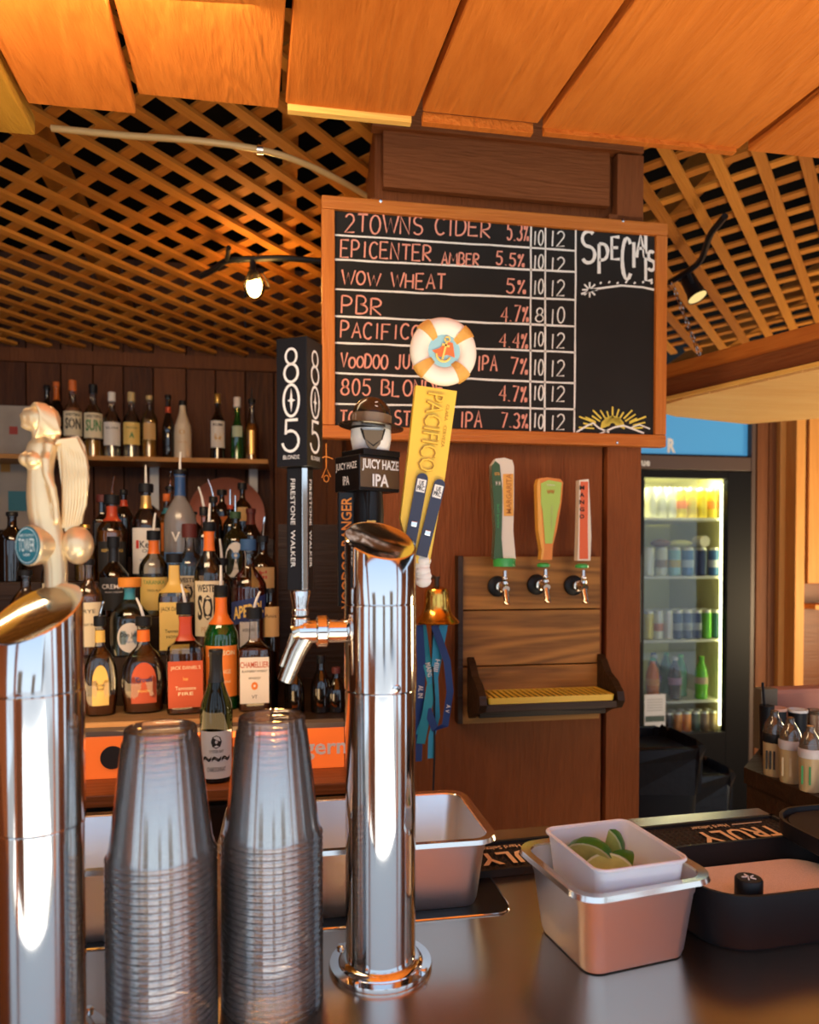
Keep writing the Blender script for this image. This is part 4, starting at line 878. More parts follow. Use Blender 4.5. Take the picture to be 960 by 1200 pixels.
# wall shelf with brackets
YS = 3.45
sz_ = onY(200, 539, 3.35); zsh = onY(210, 536, 3.33).z
xs0, xs1 = -2.3, onY(314, 541, 3.33).x
ws = thing('wall_shelf', 'thin wooden shelf on the plank wall holding the top row of bottles', 'shelf', ((xs0 + xs1) / 2, YS, zsh - .02))
ob('shelf_board', bx((0, 0, .01), (xs1 - xs0, .24, .02), bev=.002), wood('shelf_wood', (0.40, 0.17, 0.04), (0.6, 0.28, 0.07), 'X', .5, 12, .2), ws)
for pxb in (181, 297, 40):
    xb = onY(pxb, 550, 3.56).x - ws.location.x
    ob('shelf_bracket', loft(B(), [[Vector((xb - .02, .105, 0)), Vector((xb + .02, .105, 0)), Vector((xb + .02, .105, -.20)), Vector((xb - .02, .105, -.17))], [Vector((xb - .02, .11, 0)), Vector((xb + .02, .11, 0)), Vector((xb + .02, .11, -.20)), Vector((xb - .02, .11, -.17))]]), M_WHT, ws)
# copper plate leaning at the wall, paper notice board
pp = onY(264, 602, 3.42); pz = pp.z
cp = thing('copper_plate', 'round copper-brown tray hung on the plank wall behind the bottles', 'plate', (pp.x, 3.53, pz - .17))
ob('tray_disc', lathe([(.165, 0), (.172, .004), (.176, .018), (.168, .016), (.150, .006), (.02, .004)], 48, T=TR((0, 0, .17)) @ Matrix.Rotation(PI / 2, 4, 'X')), mat('copper_brown', (0.50, 0.16, 0.09), .32, .35), cp, True)
pa = onY(-10, 620, 3.50); pb = onY(35, 474, 3.50); 
nb = thing('notice_board', 'whitish notice board with faded notes at the left edge of the plank wall', 'notice board', ((pa.x + pb.x) / 2 - .1, 3.55, pa.z))
wnb, hnb = pb.x - pa.x + .2, pb.z - pa.z
ob('board_sheet', bx((0, 0, hnb / 2), (wnb, .02, hnb)), mat('faded_paper', (0.42, 0.36, 0.30), .7, noise=.3, nscale=9), nb)
ob('board_edge', bx((wnb / 2 - .008, -.003, hnb / 2), (.016, .03, hnb)), flat('grey_edge', (.4, .36, .3)), nb)
for cx_, cz_, s_, c in ((.08, .80, .035, (.45, .05, .03)), (.045, .50, .04, (.55, .25, .03)), (.10, .23, .09, (.05, .22, .27))):
    ob('paper_note', bx((cx_ + .02, -.0115, cz_ * hnb), (s_, .002, s_)), flat('note_%d' % int(cz_ * 100), c), nb)
# ------------------------------------------------------------------ LIQUOR BOTTLES
PROF = {  # (radius fraction, height fraction) of the glass
 'round': [(.90, 0), (1, .012), (1, .60), (.96, .66), (.72, .735), (.40, .80), (.33, .84), (.31, .95), (.34, .955), (.34, 1)],
 'tall': [(.92, 0), (1, .012), (1, .52), (.95, .60), (.62, .70), (.36, .76), (.31, .80), (.30, .95), (.34, .955), (.34, 1)],
 'square': [(.94, 0), (1, .012), (1, .60), (.94, .655), (.60, .70), (.36, .75), (.33, .80), (.30, .95), (.34, .955), (.34, 1)],
 'wine': [(.88, 0), (1, .012), (1, .52), (.93, .59), (.62, .70), (.42, .78), (.37, .84), (.36, .97), (.39, .975), (.39, 1)],
 'decanter': [(.70, 0), (.86, .02), (.98, .20), (1, .36), (.93, .52), (.66, .66), (.34, .74), (.27, .78), (.26, .94), (.29, .95), (.29, 1)],
 'squat': [(.90, 0), (1, .02), (1, .50), (.92, .60), (.62, .70), (.30, .78), (.24, .84), (.24, .95), (.28, .96), (.28, 1)],
 'cream': [(.92, 0), (1, .012), (1, .48), (.9, .6), (.62, .74), (.42, .84), (.36, .90), (.34, 1)],
 'slim': [(.92, 0), (1, .012), (1, .46), (.92, .55), (.55, .70), (.42, .78), (.38, .96), (.42, .965), (.42, 1)],
}
SQ = {'square': 5.0, 'decanter': 2.3}
def rad_at(kind, f):
    p = PROF[kind]
    for (r0, h0), (r1, h1) in zip(p, p[1:]):
        if h0 <= f <= h1: return r0 + (r1 - r0) * (f - h0) / max(h1 - h0, 1e-6)
    return p[-1][0]
NB = 28
def bottle(label, px, tier, top, wpx, kind='round', glass=None, liq=None, lvl=.5, cap=('black', M_BPLAS), pour=None, foil=None, labels=(), group='liquor bottles on the riser', y=None, z=None, capw=1.25, caph=.045, dy=0.0, cat='bottle', twist=0.0, nm='liquor_bottle'):
    """px: centre column, top: row of the top of the cap (without pourer), wpx: body width in pixels"""
    glass = glass or M_GLASS
    yy_ = y if y is not None else (TY[tier][0] + TY[tier][1]) / 2 + dy; zz_ = z if z is not None else TZ[tier]
    p = onY(px, top, yy_); dist = p.x * FW.x / math.cos(PITCH) + p.y * FW.y; H = p.z - zz_ ; r = wpx * dist / F_PX / 2
    az = math.atan2(p.x, yy_) * -1 + twist
    t = thing(nm, label, cat, (p.x, yy_, zz_ + .0005), az, group)
    e_ = SQ.get(kind, 2.0); fl = .62 if kind == 'decanter' else 1.0
    hb_ = H * (1 - caph) if cap else H; pr = PROF[kind]
    body_ = ob('bottle_body', lathe([(r * a, hb_ * h) for a, h in pr], NB, p=e_, flat_=fl), glass, t, True)
    if liq:
        pts = [(r * a * .93, hb_ * h + (.004 if i == 0 else 0)) for i, (a, h) in enumerate(pr) if h < lvl]; pts.append((r * rad_at(kind, lvl) * .93, hb_ * lvl)); pts[0] = (pts[0][0] * .96, .004)
        ob('liquid', lathe(pts, 18, p=e_, flat_=fl), liq, t, True)
    nr = r * pr[-1][0]
    if foil:
        f0, f1, fm = foil
        ob('neck_foil', lathe([(r * rad_at(kind, f0 + (f1 - f0) * k / 5) * 1.07 + .0003, hb_ * (f0 + (f1 - f0) * k / 5)) for k in range(6)], 20, p=2.0 if f0 > .72 else e_), fm, t, True)
    if cap:
        cr_ = nr * capw; ob('cap', lathe([(cr_ * .96, hb_ * .999 - (H * .02)), (cr_, hb_ - H * .018), (cr_, H - .002), (cr_ * .9, H)], 20), cap[1], t, True)
    if pour:
        tilt_, ln = pour[0], pour[1]; pm = pour[2] if len(pour) > 2 else M_CHROME
        pt = [(0, 0, H - .002), (tilt_ * ln * .4, 0, H + ln * .5), (tilt_ * ln, 0, H + ln)]
        po = ob('pourer', tube(pt, [.0042, .0034, .0026], 8), pm, t, True)
    for lb in labels:
        h0, h1, m_, arcw = lb['z'][0], lb['z'][1], lb['m'], lb.get('w', .9)
        R_ = r * 1.012 + .0003; shape = lb.get('shape')
        def pos(u, v):   # u -1..1 across, v 0..1 up
            zl = hb_ * (h0 + (h1 - h0) * v) + lb.get('skew', 0) * u * r
            if kind in ('square',) : return Vector((u * r * arcw * .93, -R_, zl))
            a = u * arcw * 1.15; rr = R_ if not lb.get('follow') else r * rad_at(kind, (h0 + (h1 - h0) * v)) * 1.015
            return Vector((rr * math.sin(a), -rr * fl * math.cos(a), zl))
        bm = B(); nu, nv = 12, 6
        if shape in ('oval', 'arch'):
            ctr_ = bm.verts.new(pos(0, .5)); ringv = []
            for i in range(28):
                a = 2 * PI * i / 28; u, v = math.cos(a), math.sin(a)
                if shape == 'arch' and v < 0: u = math.copysign(1, u) if abs(v) < .9 else u / abs(v if v else 1) * 1.0; u = max(-1, min(1, u * 1.4)); v = -1 if abs(v) > .7 else v
                ringv.append(bm.verts.new(pos(u, .5 + .5 * v)))
            for i in range(28): bm.faces.new((ctr_, ringv[i], ringv[(i + 1) % 28]))
        else:
            g_ = [[bm.verts.new(pos(-1 + 2 * i / nu, j / nv)) for i in range(nu + 1)] for j in range(nv + 1)]
            for j in range(nv):
                for i in range(nu): bm.faces.new((g_[j][i], g_[j][i + 1], g_[j + 1][i + 1], g_[j + 1][i]))
        lo = ob('label', bm, m_, t, True)
        for tx in lb.get('t', ()):
            s_, cu, cv, tw, th_, tm = tx[:6]; bold = tx[6] if len(tx) > 6 else .0
            hh = hb_ * (h1 - h0); bmt = text(s_, tw * r * 2 * min(arcw, 1), th_ * hh, bold, .0, skew=lb.get('skew', 0)); 
            for v in bmt.verts:
                xx, zc2 = v.co.x + cu * r, v.co.z + hb_ * h0 + hh * cv
                if kind == 'square': v.co = Vector((xx, -R_ - .0005, zc2))
                else: a = xx / R_; v.co = Vector(((R_ + .0005) * math.sin(a), -(R_ * fl + .0005) * math.cos(a), zc2))
            ob('lettering', bmt, tm, lo)
    return t
K = M_INK; Wt = M_WHT; Cr = M_CREAM; Gd = M_GOLDL
M_GR = flat('green_print', (.05, .25, .08)); M_RD = flat('red_print', (.6, .04, .02)); M_NVB = flat('navy_print', (.02, .04, .16)); M_TANL = flat('tan_label', (.62, .38, .14))
M_OLAB = flat('orange_label', (.80, .22, .03)); M_RLAB = flat('brick_label', (.52, .075, .02)); M_YLAB = flat('yellow_label', (.82, .58, .16)); M_BLAB = flat('black_label', (.02, .02, .02)); M_BLUL = flat('blue_label', (.08, .22, .48)); M_WLAB = flat('white_label', (.78, .74, .68))
CW = ('cap', M_WHT); CK = ('cap', M_BPLAS); CO = ('cap', flat('orange_cap', (.75, .17, .03))); CG = ('cap', mat('gold_cap', (.8, .5, .12), .3, .8)); CM = ('cap', flat('maroon_cap', (.11, .018, .015))); CB = ('cap', flat('blue_cap', (.03, .10, .25))); CT_ = ('cap', flat('tan_cap', (.6, .45, .2))); CR = ('cap', flat('red_cap', (.4, .05, .02)))
F_OR = flat('orange_foil', (.8, .18, .02), .35); F_YL = flat('yellow_foil', (.75, .5, .12), .35); F_BL = flat('blue_foil', (.03, .09, .25), .35); F_TL = flat('teal_foil', (.05, .30, .40), .35); F_RD = flat('red_foil', (.5, .06, .02), .35); F_GD = mat('gold_foil', (.8, .5, .15), .3, .7); F_BK = flat('black_foil', (.015, .015, .015), .3)
P_W = M_WHT
# tier 0 (front)
bottle('front-left faceted decanter bottle with a pale gold arched label and black pourer', 117, 0, 722, 38, 'decanter', M_GLASS, L_BROWN, .22, CK, (.25, .035), (.80, .93, F_YL), [dict(z=(.12, .56), m=F_YL, w=.42, shape='arch', t=[('Crown\nRoyal', 0, .45, .6, .2, K)])], dy=-.01, caph=.08)
bottle('faceted decanter bottle with an orange arched label and white pourer', 168, 0, 722, 50, 'decanter', M_GLASS, L_BROWN, .26, CK, (-.35, .045, P_W), (.80, .93, F_OR), [dict(z=(.12, .58), m=M_RLAB, w=.50, shape='arch', t=[('Crown', 0, .58, .7, .12, M_NVB, .02), ('PEACH', 0, .3, .5, .06, Gd)])], dy=.01, caph=.08)
bottle('square whiskey bottle with a brick red FIRE label and red neck label', 217, 0, 706, 42, 'square', M_GLASS, L_BROWN, .60, CK, (-.2, .045, P_W), (.72, .96, F_RD), [dict(z=(.07, .53), m=M_RLAB, w=.98, t=[("JACK DANIEL'S", 0, .85, .8, .10, Cr), ('Tennessee', 0, .42, .55, .08, Cr), ('FIRE', 0, .30, .4, .07, Cr, .01), ('1oo', 0, .62, .12, .08, Gd)])], caph=.09, capw=1.4)
bottle('green whiskey bottle with a large orange label and orange neck foil', 259, 0, 686, 39, 'round', M_GGREEN, L_BROWN, .2, CK, (.0, .05, P_W), (.74, .97, F_OR), [dict(z=(.12, .56), m=M_OLAB, w=.95, t=[('JAMESON', 0, .85, .9, .12, Cr, .02), ('ORANGE', 0, .5, .6, .08, Cr), ('SPIRIT DRINK', 0, .3, .6, .05, Cr)])], dy=.02, caph=.07)
bottle('whiskey bottle with white label and coral lettering, right end of front row', 298, 0, 712, 37, 'square', M_GLASS, L_BROWN, .66, CK, (.35, .04, P_W), None, [dict(z=(.09, .58), m=M_WLAB, w=.95, t=[('CHAMELLIER', 0, .84, .92, .13, M_RLAB, .01), ('BLACKBERRY WHISKEY', 0, .7, .8, .05, K), ('WHISKEY', 0, .55, .4, .05, K), ('O', 0, .38, .22, .18, M_OLAB, .1), ('VT', 0, .14, .18, .08, K)])], caph=.09, capw=1.5)
# tier 1
bottle('yellow-labelled square honey whiskey bottle with a yellow neck', 204, 1, 649, 36, 'square', M_GLASS, L_BROWN, .62, CK, None, (.66, .95, F_YL), [dict(z=(.05, .56), m=M_YLAB, w=.98, t=[("JACK DANIEL'S", 0, .85, .85, .11, K), ('Tennessee', 0, .4, .6, .07, K), ('HONEY', 0, .28, .5, .06, K)])], capw=1.5, caph=.07)
bottle('round tequila bottle with an orange cork top and teal neck band', 152, 1, 677, 46, 'squat', M_GTEAL, L_CLEAR, .45, ('cork', flat('orange_cork', (.80, .28, .03))), None, (.80, .96, F_TL), [dict(z=(.06, .48), m=M_WLAB, w=.55, shape='oval', t=[('Don Julio', 0, .58, .85, .2, K), ('TEQUILA', 0, .36, .5, .07, M_BLUL)])], capw=2.0, caph=.10, dy=-.01)
bottle('clear bottle with a cream WESTERN SON label, orange foil and white pourer', 245, 1, 612, 35, 'round', M_GLASS, L_PEACH, .14, CK, (.05, .05, P_W), (.82, .98, F_OR), [dict(z=(.14, .58), m=Cr, w=.98, t=[('WESTERN', 0, .87, .86, .14, K, .02), ('SON', 0, .52, .84, .46, K, .03), ('PEACH', 0, .12, .55, .10, M_TANL)])], caph=.05)
bottle('dark red aperitif bottle with a slanted navy and yellow band label', 291, 1, 632, 42, 'round', M_GLASS, L_RED, .62, CB, None, None, [dict(z=(.30, .52), m=M_NVB, w=.98, skew=.22, t=[('APEROL', 0, .5, .92, .55, Gd, .03)]), dict(z=(.04, .30), m=M_WLAB, w=.42, t=[('APERITIVO', 0, .7, .8, .12, K)])], caph=.08, capw=1.3)
bottle('black bottle with a white lettered label and cream-tipped black neck', 133, 2, 629, 34, 'tall', M_GDARK, None, .5, ('cap', M_BPLAS), None, (.78, .99, F_BK), [dict(z=(.10, .56), m=M_BLAB, w=.95, t=[('CREMAS', 0, .72, .85, .14, Wt, .01), ('IRISH CREAM', 0, .55, .6, .05, Wt)])], caph=.12)
bottle('amber whiskey bottle with a cream label half hidden by the left tower', 104, 1, 655, 30, 'round', M_GLASS, L_AMBER, .66, CK, None, None, [dict(z=(.10, .58), m=Cr, w=.9, t=[('RYE', 0, .8, .5, .08, K), ('STRAIGHT WHISKEY', 0, .5, .8, .06, K)])])
bottle('dark bottle with a tan label behind the aperitif bottle, lower right', 317, 1, 690, 22, 'round', M_GDARK, None, .5, CK, None, None, [dict(z=(.25, .75), m=M_TANL, w=.9, t=[('Anis', 0, .7, .7, .12, K)])])
# tier 2
bottle('pale tequila bottle with a yellow label and orange neck band', 180, 2, 622, 33, 'round', M_GLASS, L_GOLD, .3, CK, (.1, .05, P_W), (.80, .97, F_OR), [dict(z=(.08, .50), m=M_YLAB, w=.95, t=[('TARANKA', 0, .85, .8, .12, M_GR), ('TEQUILA', 0, .6, .5, .07, K)])], caph=.09, capw=1.4)
bottle('second clear cream-labelled vodka bottle, with a maroon cap', 222, 2, 614, 34, 'round', M_GLASS, L_CLEAR, .3, CM, None, None, [dict(z=(.10, .50), m=Cr, w=.98, t=[('WESTERN', 0, .87, .86, .14, K, .02), ('SON', 0, .5, .84, .46, K, .03)])], caph=.13, capw=1.5)
bottle('dark bottle with a black pourer collar behind the orange-labelled green bottle', 260, 2, 654, 28, 'round', M_GDARK, None, .5, CK, (-.1, .055, P_W), None, (), caph=.10, capw=1.6)
bottle('dark bottle with an orange-tan shield label and tall pourer at the right end', 308, 2, 628, 32, 'round', M_GDARK, None, .5, CK, (.1, .055), None, [dict(z=(.36, .64), m=M_TANL, w=.8, t=[('F', 0, .5, .35, .7, M_RD, .03)])], caph=.06)
bottle('maroon-necked slim bottle behind the dark red aperitif', 294, 4, 596, 22, 'slim', M_GDARK, None, .5, CM, None, (.72, .97, flat('maroon_foil', (.12, .02, .012))), (), caph=.08)
bottle('amber bottle with a red and gold neck foil and tall pourer', 131, 3, 580, 34, 'round', M_GLASS, L_AMBER, .64, CK, (.15, .055), (.76, .95, F_RD), [dict(z=(.12, .5), m=M_BLAB, w=.9, t=[('REPOSADO', 0, .7, .8, .1, Gd)])], caph=.09, capw=1.5)
# tier 3
bottle('clear vodka bottle with a white and red label and white pourer', 171, 3, 567, 33, 'round', M_GLASS, L_CLEAR, .35, CK, (0, .055, P_W), (.80, .94, F_GD), [dict(z=(.08, .58), m=M_WLAB, w=.95, t=[('Ketel', .15, .64, .62, .15, K, .01), ('I', -.62, .64, .12, .18, M_RD, .08), ('One', .1, .50, .4, .08, K), ('VODKA', 0, .3, .5, .06, M_BLUL)])], caph=.07, capw=1.5)
bottle('tall frosted vodka bottle with a blue neck and birds in flight', 211, 3, 551, 37, 'tall', M_FROST, L_CLEAR, .5, CK, (.02, .055, P_W), (.78, .99, F_BL), [dict(z=(.0, .26), m=M_BLUL, w=1.1, t=()), dict(z=(.30, .50), m=M_FROST, w=.7, t=[('V v', 0, .5, .8, .45, Wt, .02)])], caph=.02)
bottle('clear bottle with a black collar and tilted pourer left of the shield gin', 239, 3, 594, 20, 'round', M_GLASS, L_CLEAR, .4, CK, (-.25, .06, P_W), None, (), caph=.10, capw=1.5)
bottle('green gin bottle with an ornate cream shield label and blue medallion', 276, 3, 600, 30, 'round', M_GOLIVE, None, .4, ('cap', flat('green_cap', (.03, .08, .03))), (0, .05), None, [dict(z=(.05, .60), m=M_WLAB, w=.75, shape='arch', t=[('O', 0, .62, .4, .2, M_BLUL, .06), ('BOMBAY', 0, .42, .6, .07, K), ('DRY GIN', 0, .25, .5, .06, K)])], caph=.08)
bottle('amber bottle with an orange and teal neck between the clear and frosted vodkas', 195, 4, 579, 19, 'round', M_GLASS, L_AMBER, .7, CO, None, (.76, .86, F_TL), [dict(z=(.1, .6), m=M_OLAB, w=.9, t=())], caph=.10)
bottle('dark round-shouldered bottle with a small tan label in front of the copper tray', 284, 5, 566, 26, 'squat', M_GDARK, None, .4, CK, None, None, [dict(z=(.35, .62), m=M_TANL, w=.4, t=())], caph=.10, capw=1.5)
bottle('dark bottle with a metal pourer left of the round-shouldered one', 250, 4, 582, 20, 'round', M_GDARK, None, .4, CK, (-.3, .055), None, (), caph=.08, capw=1.5)
bottle('dark bottle with a flat black cap in front of the copper tray', 260, 5, 574, 19, 'round', M_GDARK, None, .4, CK, None, None, [dict(z=(.2, .5), m=M_OLAB, w=.6, t=())], caph=.09, capw=1.8)
bottle('dark bottle with a red label at the far left of the risers', 145, 4, 574, 21, 'round', M_GDARK, None, .4, CK, None, (.8, .9, F_RD), (), caph=.06)
bottle('black-capped dark bottle at the far left behind the amber ones', 120, 4, 580, 22, 'square', M_GDARK, None, .4, CM, None, None, [dict(z=(.2, .6), m=M_BLAB, w=.8, t=())], caph=.10, capw=1.8)
bottle('dark bottle with a pale pourer between the copper tray bottles', 270, 4, 592, 18, 'round', M_GDARK, None, .4, CR, (0, .05), None, (), caph=.06)
bottle('golden bottle peeking out right of the statuette wing', 100, 3, 615, 24, 'round', M_GLASS, L_GOLD, .6, CG, None, None, ())
bottle('tall narrow amber bottle behind the frosted vodka', 199, 5, 570, 20, 'slim', M_GLASS, L_AMBER, .6, CK, (.1, .05), None, ())
bottle('pale slim bottle at the left edge behind the statuette', 62, 2, 640, 26, 'round', M_GLASS, L_AMBER, .5, CK, None, None, [dict(z=(.1, .5), m=Cr, w=.9, t=())])
bottle('amber bottle at the left edge above the tower', 30, 1, 668, 34, 'round', M_GLASS, L_AMBER, .5, CK, None, None, [dict(z=(.1, .5), m=M_TANL, w=.9, t=())])
bottle('black bottle with a pourer at the left edge behind the badge', 14, 3, 600, 30, 'round', M_GDARK, None, .5, CK, None, None, ())
bottle('dark bottle deep in the rows', 226, 4, 600, 24, 'round', M_GDARK, None, .5, CK, None, None, ()) ['label'] = 'dark bottle deep in the rows behind the frosted vodka shoulder'
# wine bottle on the ledge in front of the rail
bottle('dark wine bottle with a white coastal label standing before the orange rail', 253, 0, 761, 38, 'wine', glassy('wine_glass_dark', (.02, .025, .01), .0, .06, .6, (.006, .007, .004)), None, .5, ('cap', flat('black_foil', (.015, .015, .015), .3)), None, (.76, .99, F_BK), [dict(z=(.04, .40), m=flat('pale_wine_label', (.62, .62, .62)), w=.95, t=[('O', 0, .78, .34, .28, K, .12), ('OYSTER BAY', 0, .58, .45, .06, K), ('~~~', 0, .42, .9, .12, K, .01), ('CHARDONNAY', 0, .2, .6, .10, K)])], y=1.655, z=ZLG, group='bottles on the ledge', nm='wine_bottle', caph=.01, capw=1.1)
# dim bottles on the side cabinet
for px_, tp, lb, m_ in ((345, 772, 'dim bottle with a reddish pourer top on the dark side cabinet', CR), (376, 768, 'dim bottle with a black collar on the dark side cabinet', CK), (394, 782, 'dim bottle nearest the centre tower on the dark side cabinet', CM)):
    bottle(lb, px_, 0, tp, 24, 'cream', M_GDARK, None, .5, m_, None, None, (), y=1.90, z=ZLG + .0905, group='dim bottles on the side cabinet', caph=.12)
# top shelf
def top(label, px, top_, wpx, y=3.40, **k): bottle(label, px, 0, top_, wpx * .86, y=y, z=zsh, group='bottles on the wall shelf', **k)
top('black bottle partly behind the statuette head, leftmost on the wall shelf', 55, 452, 20, kind='round', glass=M_GDARK, cap=CK)
top('dark orange-necked bottle beside the statuette head on the wall shelf', 66, 448, 20, y=3.51, kind='round', glass=M_GDARK, cap=CO, foil=(.8, .97, F_OR))
top('pink bottle with a cream SON label and orange cap, wall shelf', 85, 446, 25, kind='round', liq=L_PEACH, lvl=.72, cap=CO, caph=.12, capw=1.2, labels=[dict(z=(.30, .66), m=Cr, w=.98, t=[('WESTERN', 0, .86, .8, .12, K, .02), ('SON', 0, .5, .84, .46, K, .03)])])
top('clear bottle with a pale yellow SUN label on the wall shelf', 109, 451, 25, kind='round', liq=L_GOLD, lvl=.25, cap=CK, caph=.10, capw=1.3, labels=[dict(z=(.28, .66), m=Cr, w=.98, t=[('WESTERN', 0, .86, .8, .12, K, .02), ('SUN', 0, .5, .84, .46, M_GR, .03)])])
top('clear bottle with a white label and white neck on the wall shelf', 131, 460, 23, kind='round', liq=L_CLEAR, lvl=.2, cap=CW, caph=.12, labels=[dict(z=(.2, .6), m=M_WLAB, w=.95, t=[('SILVER', 0, .75, .8, .1, K)])])
top('clear bottle with a cream label and green mark on the wall shelf', 154, 460, 23, kind='round', liq=L_CLEAR, lvl=.2, cap=CT_, caph=.12, labels=[dict(z=(.22, .6), m=M_YLAB, w=.95, t=[('TEQUILA', 0, .75, .7, .1, K), ('A', 0, .42, .3, .25, M_GR, .04)])])
top('brown whiskey bottle with glowing amber spirit, middle of the wall shelf', 175, 464, 21, kind='round', liq=L_GOLD, lvl=.64, cap=CT_, labels=[dict(z=(.30, .58), m=M_TANL, w=.7, t=())])
top('slim dark liqueur bottle beside the cream bottle on the wall shelf', 197, 463, 16, kind='slim', glass=M_GDARK, cap=CK, foil=(.75, .85, F_RD))
top('cream-white rum bottle with a small dark emblem on the wall shelf', 214, 470, 23, kind='cream', glass=mat('ivory_bottle', (.70, .58, .42), .35), cap=CK, caph=.06, labels=[dict(z=(.12, .62), m=mat('ivory_bottle', (.70, .58, .42), .35), w=.9, t=[('O', -.1, .72, .4, .2, M_TANL, .04), ('MALIBU', 0, .35, .7, .08, M_TANL)])])
top('dark rum bottle with white picture label and gold cap, wall shelf', 255, 462, 20, kind='round', glass=M_GDARK, cap=CG, caph=.12, labels=[dict(z=(.20, .66), m=M_WLAB, w=.95, t=[('RUM', 0, .85, .7, .1, K, .02), ('O', 0, .4, .5, .35, M_TANL, .1)])])
top('bright green bottle with a white cap on the wall shelf', 278, 466, 18, kind='slim', glass=M_GGREEN, cap=CW, caph=.14, labels=[dict(z=(.42, .62), m=flat('pale_green_label', (.45, .55, .4)), w=.7, t=())])
top('amber ridged bottle with a black pourer, rightmost on the wall shelf', 295, 468, 19, kind='slim', liq=L_AMBER, lvl=.62, cap=CK, pour=(0, .05, M_BPLAS), labels=[dict(z=(.1, .5), m=F_GD, w=.3, t=())])
# ------------------------------------------------------------------ BELL AND LANYARDS
bp = onY(512, 730, YP - .10)
be = thing('brass_bell', 'brass bell hanging from a hook on the centre wall beside the middle tower', 'bell', (bp.x, YP - .10, bp.z))
ob('bell_body', lathe([(.054, .0), (.056, .003), (.052, .008), (.040, .020), (.033, .036), (.031, .058), (.030, .074), (.026, .084), (.012, .089)], 40), M_BRASS, be, True)
ob('bell_bolt', lathe([(.006, .088), (.006, .108), (.008, .108), (.008, .114)], 12), mat('dark_iron', (.05, .035, .025), .5, .6), be, True)
ob('hanger_arm', tube([(0, 0, .108), (0, .05, .112), (0, .096, .105)], .0045, 8), MATS['dark_iron'], be, True)
ob('clapper', tube([(0, 0, .05), (0, 0, -.008)], [.002, .006], 8), MATS['dark_iron'], be, True)
def lanyard(label, pts, wd, m, txt=None):
    p0 = onY(pts[0][0], pts[0][1], YP - .10); t = thing('lanyard', label, 'lanyard', p0, group=None); bm = B(); n = len(pts); prev_ = None; k = random.random() * .01
    vs = []
    for i, (a, b_) in enumerate(pts):
        q_ = onY(a, b_, YP - .10) - p0; j0, j1 = pts[max(0, i - 1)], pts[min(n - 1, i + 1)]; d_ = Vector((j1[0] - j0[0], 0, -(j1[1] - j0[1]))).normalized(); nn = Vector((-d_.z, .35, d_.x)).normalized() * wd / 2
        off = Vector((0, -.012 + k + .010 * math.sin(i * 1.3), 0)); vs.append((q_ + nn + off, q_ - nn + off))
    th = Vector((0, .0012, 0)); loft(bm, [[a, b_, b_ + th, a + th] for a, b_ in vs]); ob('ribbon', bm, m, t)
    for fr in (txt or ()):
        s_, i, w_ = fr; c = (vs[i][0] + vs[i][1] + vs[i + 1][0] + vs[i + 1][1]) / 4; d_ = (vs[i + 1][0] + vs[i + 1][1] - vs[i][0] - vs[i][1]); tl = math.atan2(d_.x, d_.z)
        ob('lettering', moved(text(s_, w_, wd * .5, .01), TR(c + Vector((0, -.003, 0))) @ Matrix.Rotation(tl - PI / 2, 4, 'Y')), M_WHT, t)
    return t
M_LT = mat('teal_ribbon', (.03, .33, .42), .5); M_LB = mat('blue_ribbon', (.015, .05, .20), .5); M_LS = mat('sky_ribbon', (.04, .36, .58), .5)
lanyard('teal lanyard ribbon crossing left under the bell', [(494, 732), (500, 770), (506, 800), (500, 830), (492, 870)], .025, M_LT, [('MAINS', 1, .035)])
lanyard('wide sky blue lanyard ribbon hanging right under the bell', [(520, 732), (516, 760), (508, 800), (498, 840), (491, 860)], .024, M_LS, [('HIIII', 1, .03)])
lanyard('navy lanyard loop hanging low at the right under the bell', [(508, 732), (524, 775), (527, 810), (520, 848), (508, 852), (500, 830)], .020, M_LB, [('A V', 2, .02)])
lanyard('short blue-teal lanyard tail hanging lowest under the bell', [(512, 736), (510, 790), (512, 840), (505, 862), (504, 887)], .019, M_LS)
lanyard('thin black cord with clips hanging from the bell', [(506, 732), (507, 780), (509, 820), (508, 880), (506, 930)], .005, M_BPLAS)
lanyard('navy lanyard ribbon hugging the middle tower under the bell', [(490, 732), (494, 780), (491, 840), (488, 890)], .024, M_LB, [('AL IN', 1, .03)])
# ------------------------------------------------------------------ WALL TAP PANEL
A, Bq = onY(541, 652, YP - .03), onY(705, 652, YP - .03); zb = onY(560, 846, YP - .03).z
tp_ = thing('tap_backboard', 'stained plank panel on the centre wall with three taps and a drip shelf', 'tap panel', ((A.x + Bq.x) / 2, YP - .0015, zb))
wp_, hp_ = Bq.x - A.x, A.z - zb
z_ = hp_
for yt, yb_ in ((652, 714), (715, 779), (780, 846)):
    za, zb2 = onY(620, yt, YP - .03).z - zb, onY(620, yb_, YP - .03).z - zb
    ob('plank', bx((0, -.013, (za + zb2) / 2), (wp_ - .004, .026, za - zb2 - .0015), bev=.0015), M_TAPW, tp_)
ob('side_board', bx((-wp_ / 2 - .004, -.018, hp_ / 2), (.014, .036, hp_ + .004), bev=.002), M_DARKW, tp_)
ds = thing('drip_shelf', 'dark wooden drip shelf with rounded side brackets and a yellow slotted tray', 'shelf', (tp_.location.x + .012, YP - .0285, onY(620, 822, YP - .1).z - .035))
prf = [(0, 0), (.018, -.014), (.05, .002), (.11, .02), (.125, .04), (.118, .062), (.085, .085), (.05, .098), (.022, .128), (0, .140)]
for sx_ in (-.178, .178):
    ob('side_bracket', loft(B(), [[Vector((sx_ - .009, -a, b_)) for a, b_ in prf], [Vector((sx_ + .009, -a, b_)) for a, b_ in prf]]), M_DARKW, ds)
ob('shelf_board', bx((0, -.06, .030), (.34, .115, .018), bev=.002), M_DARKW, ds)
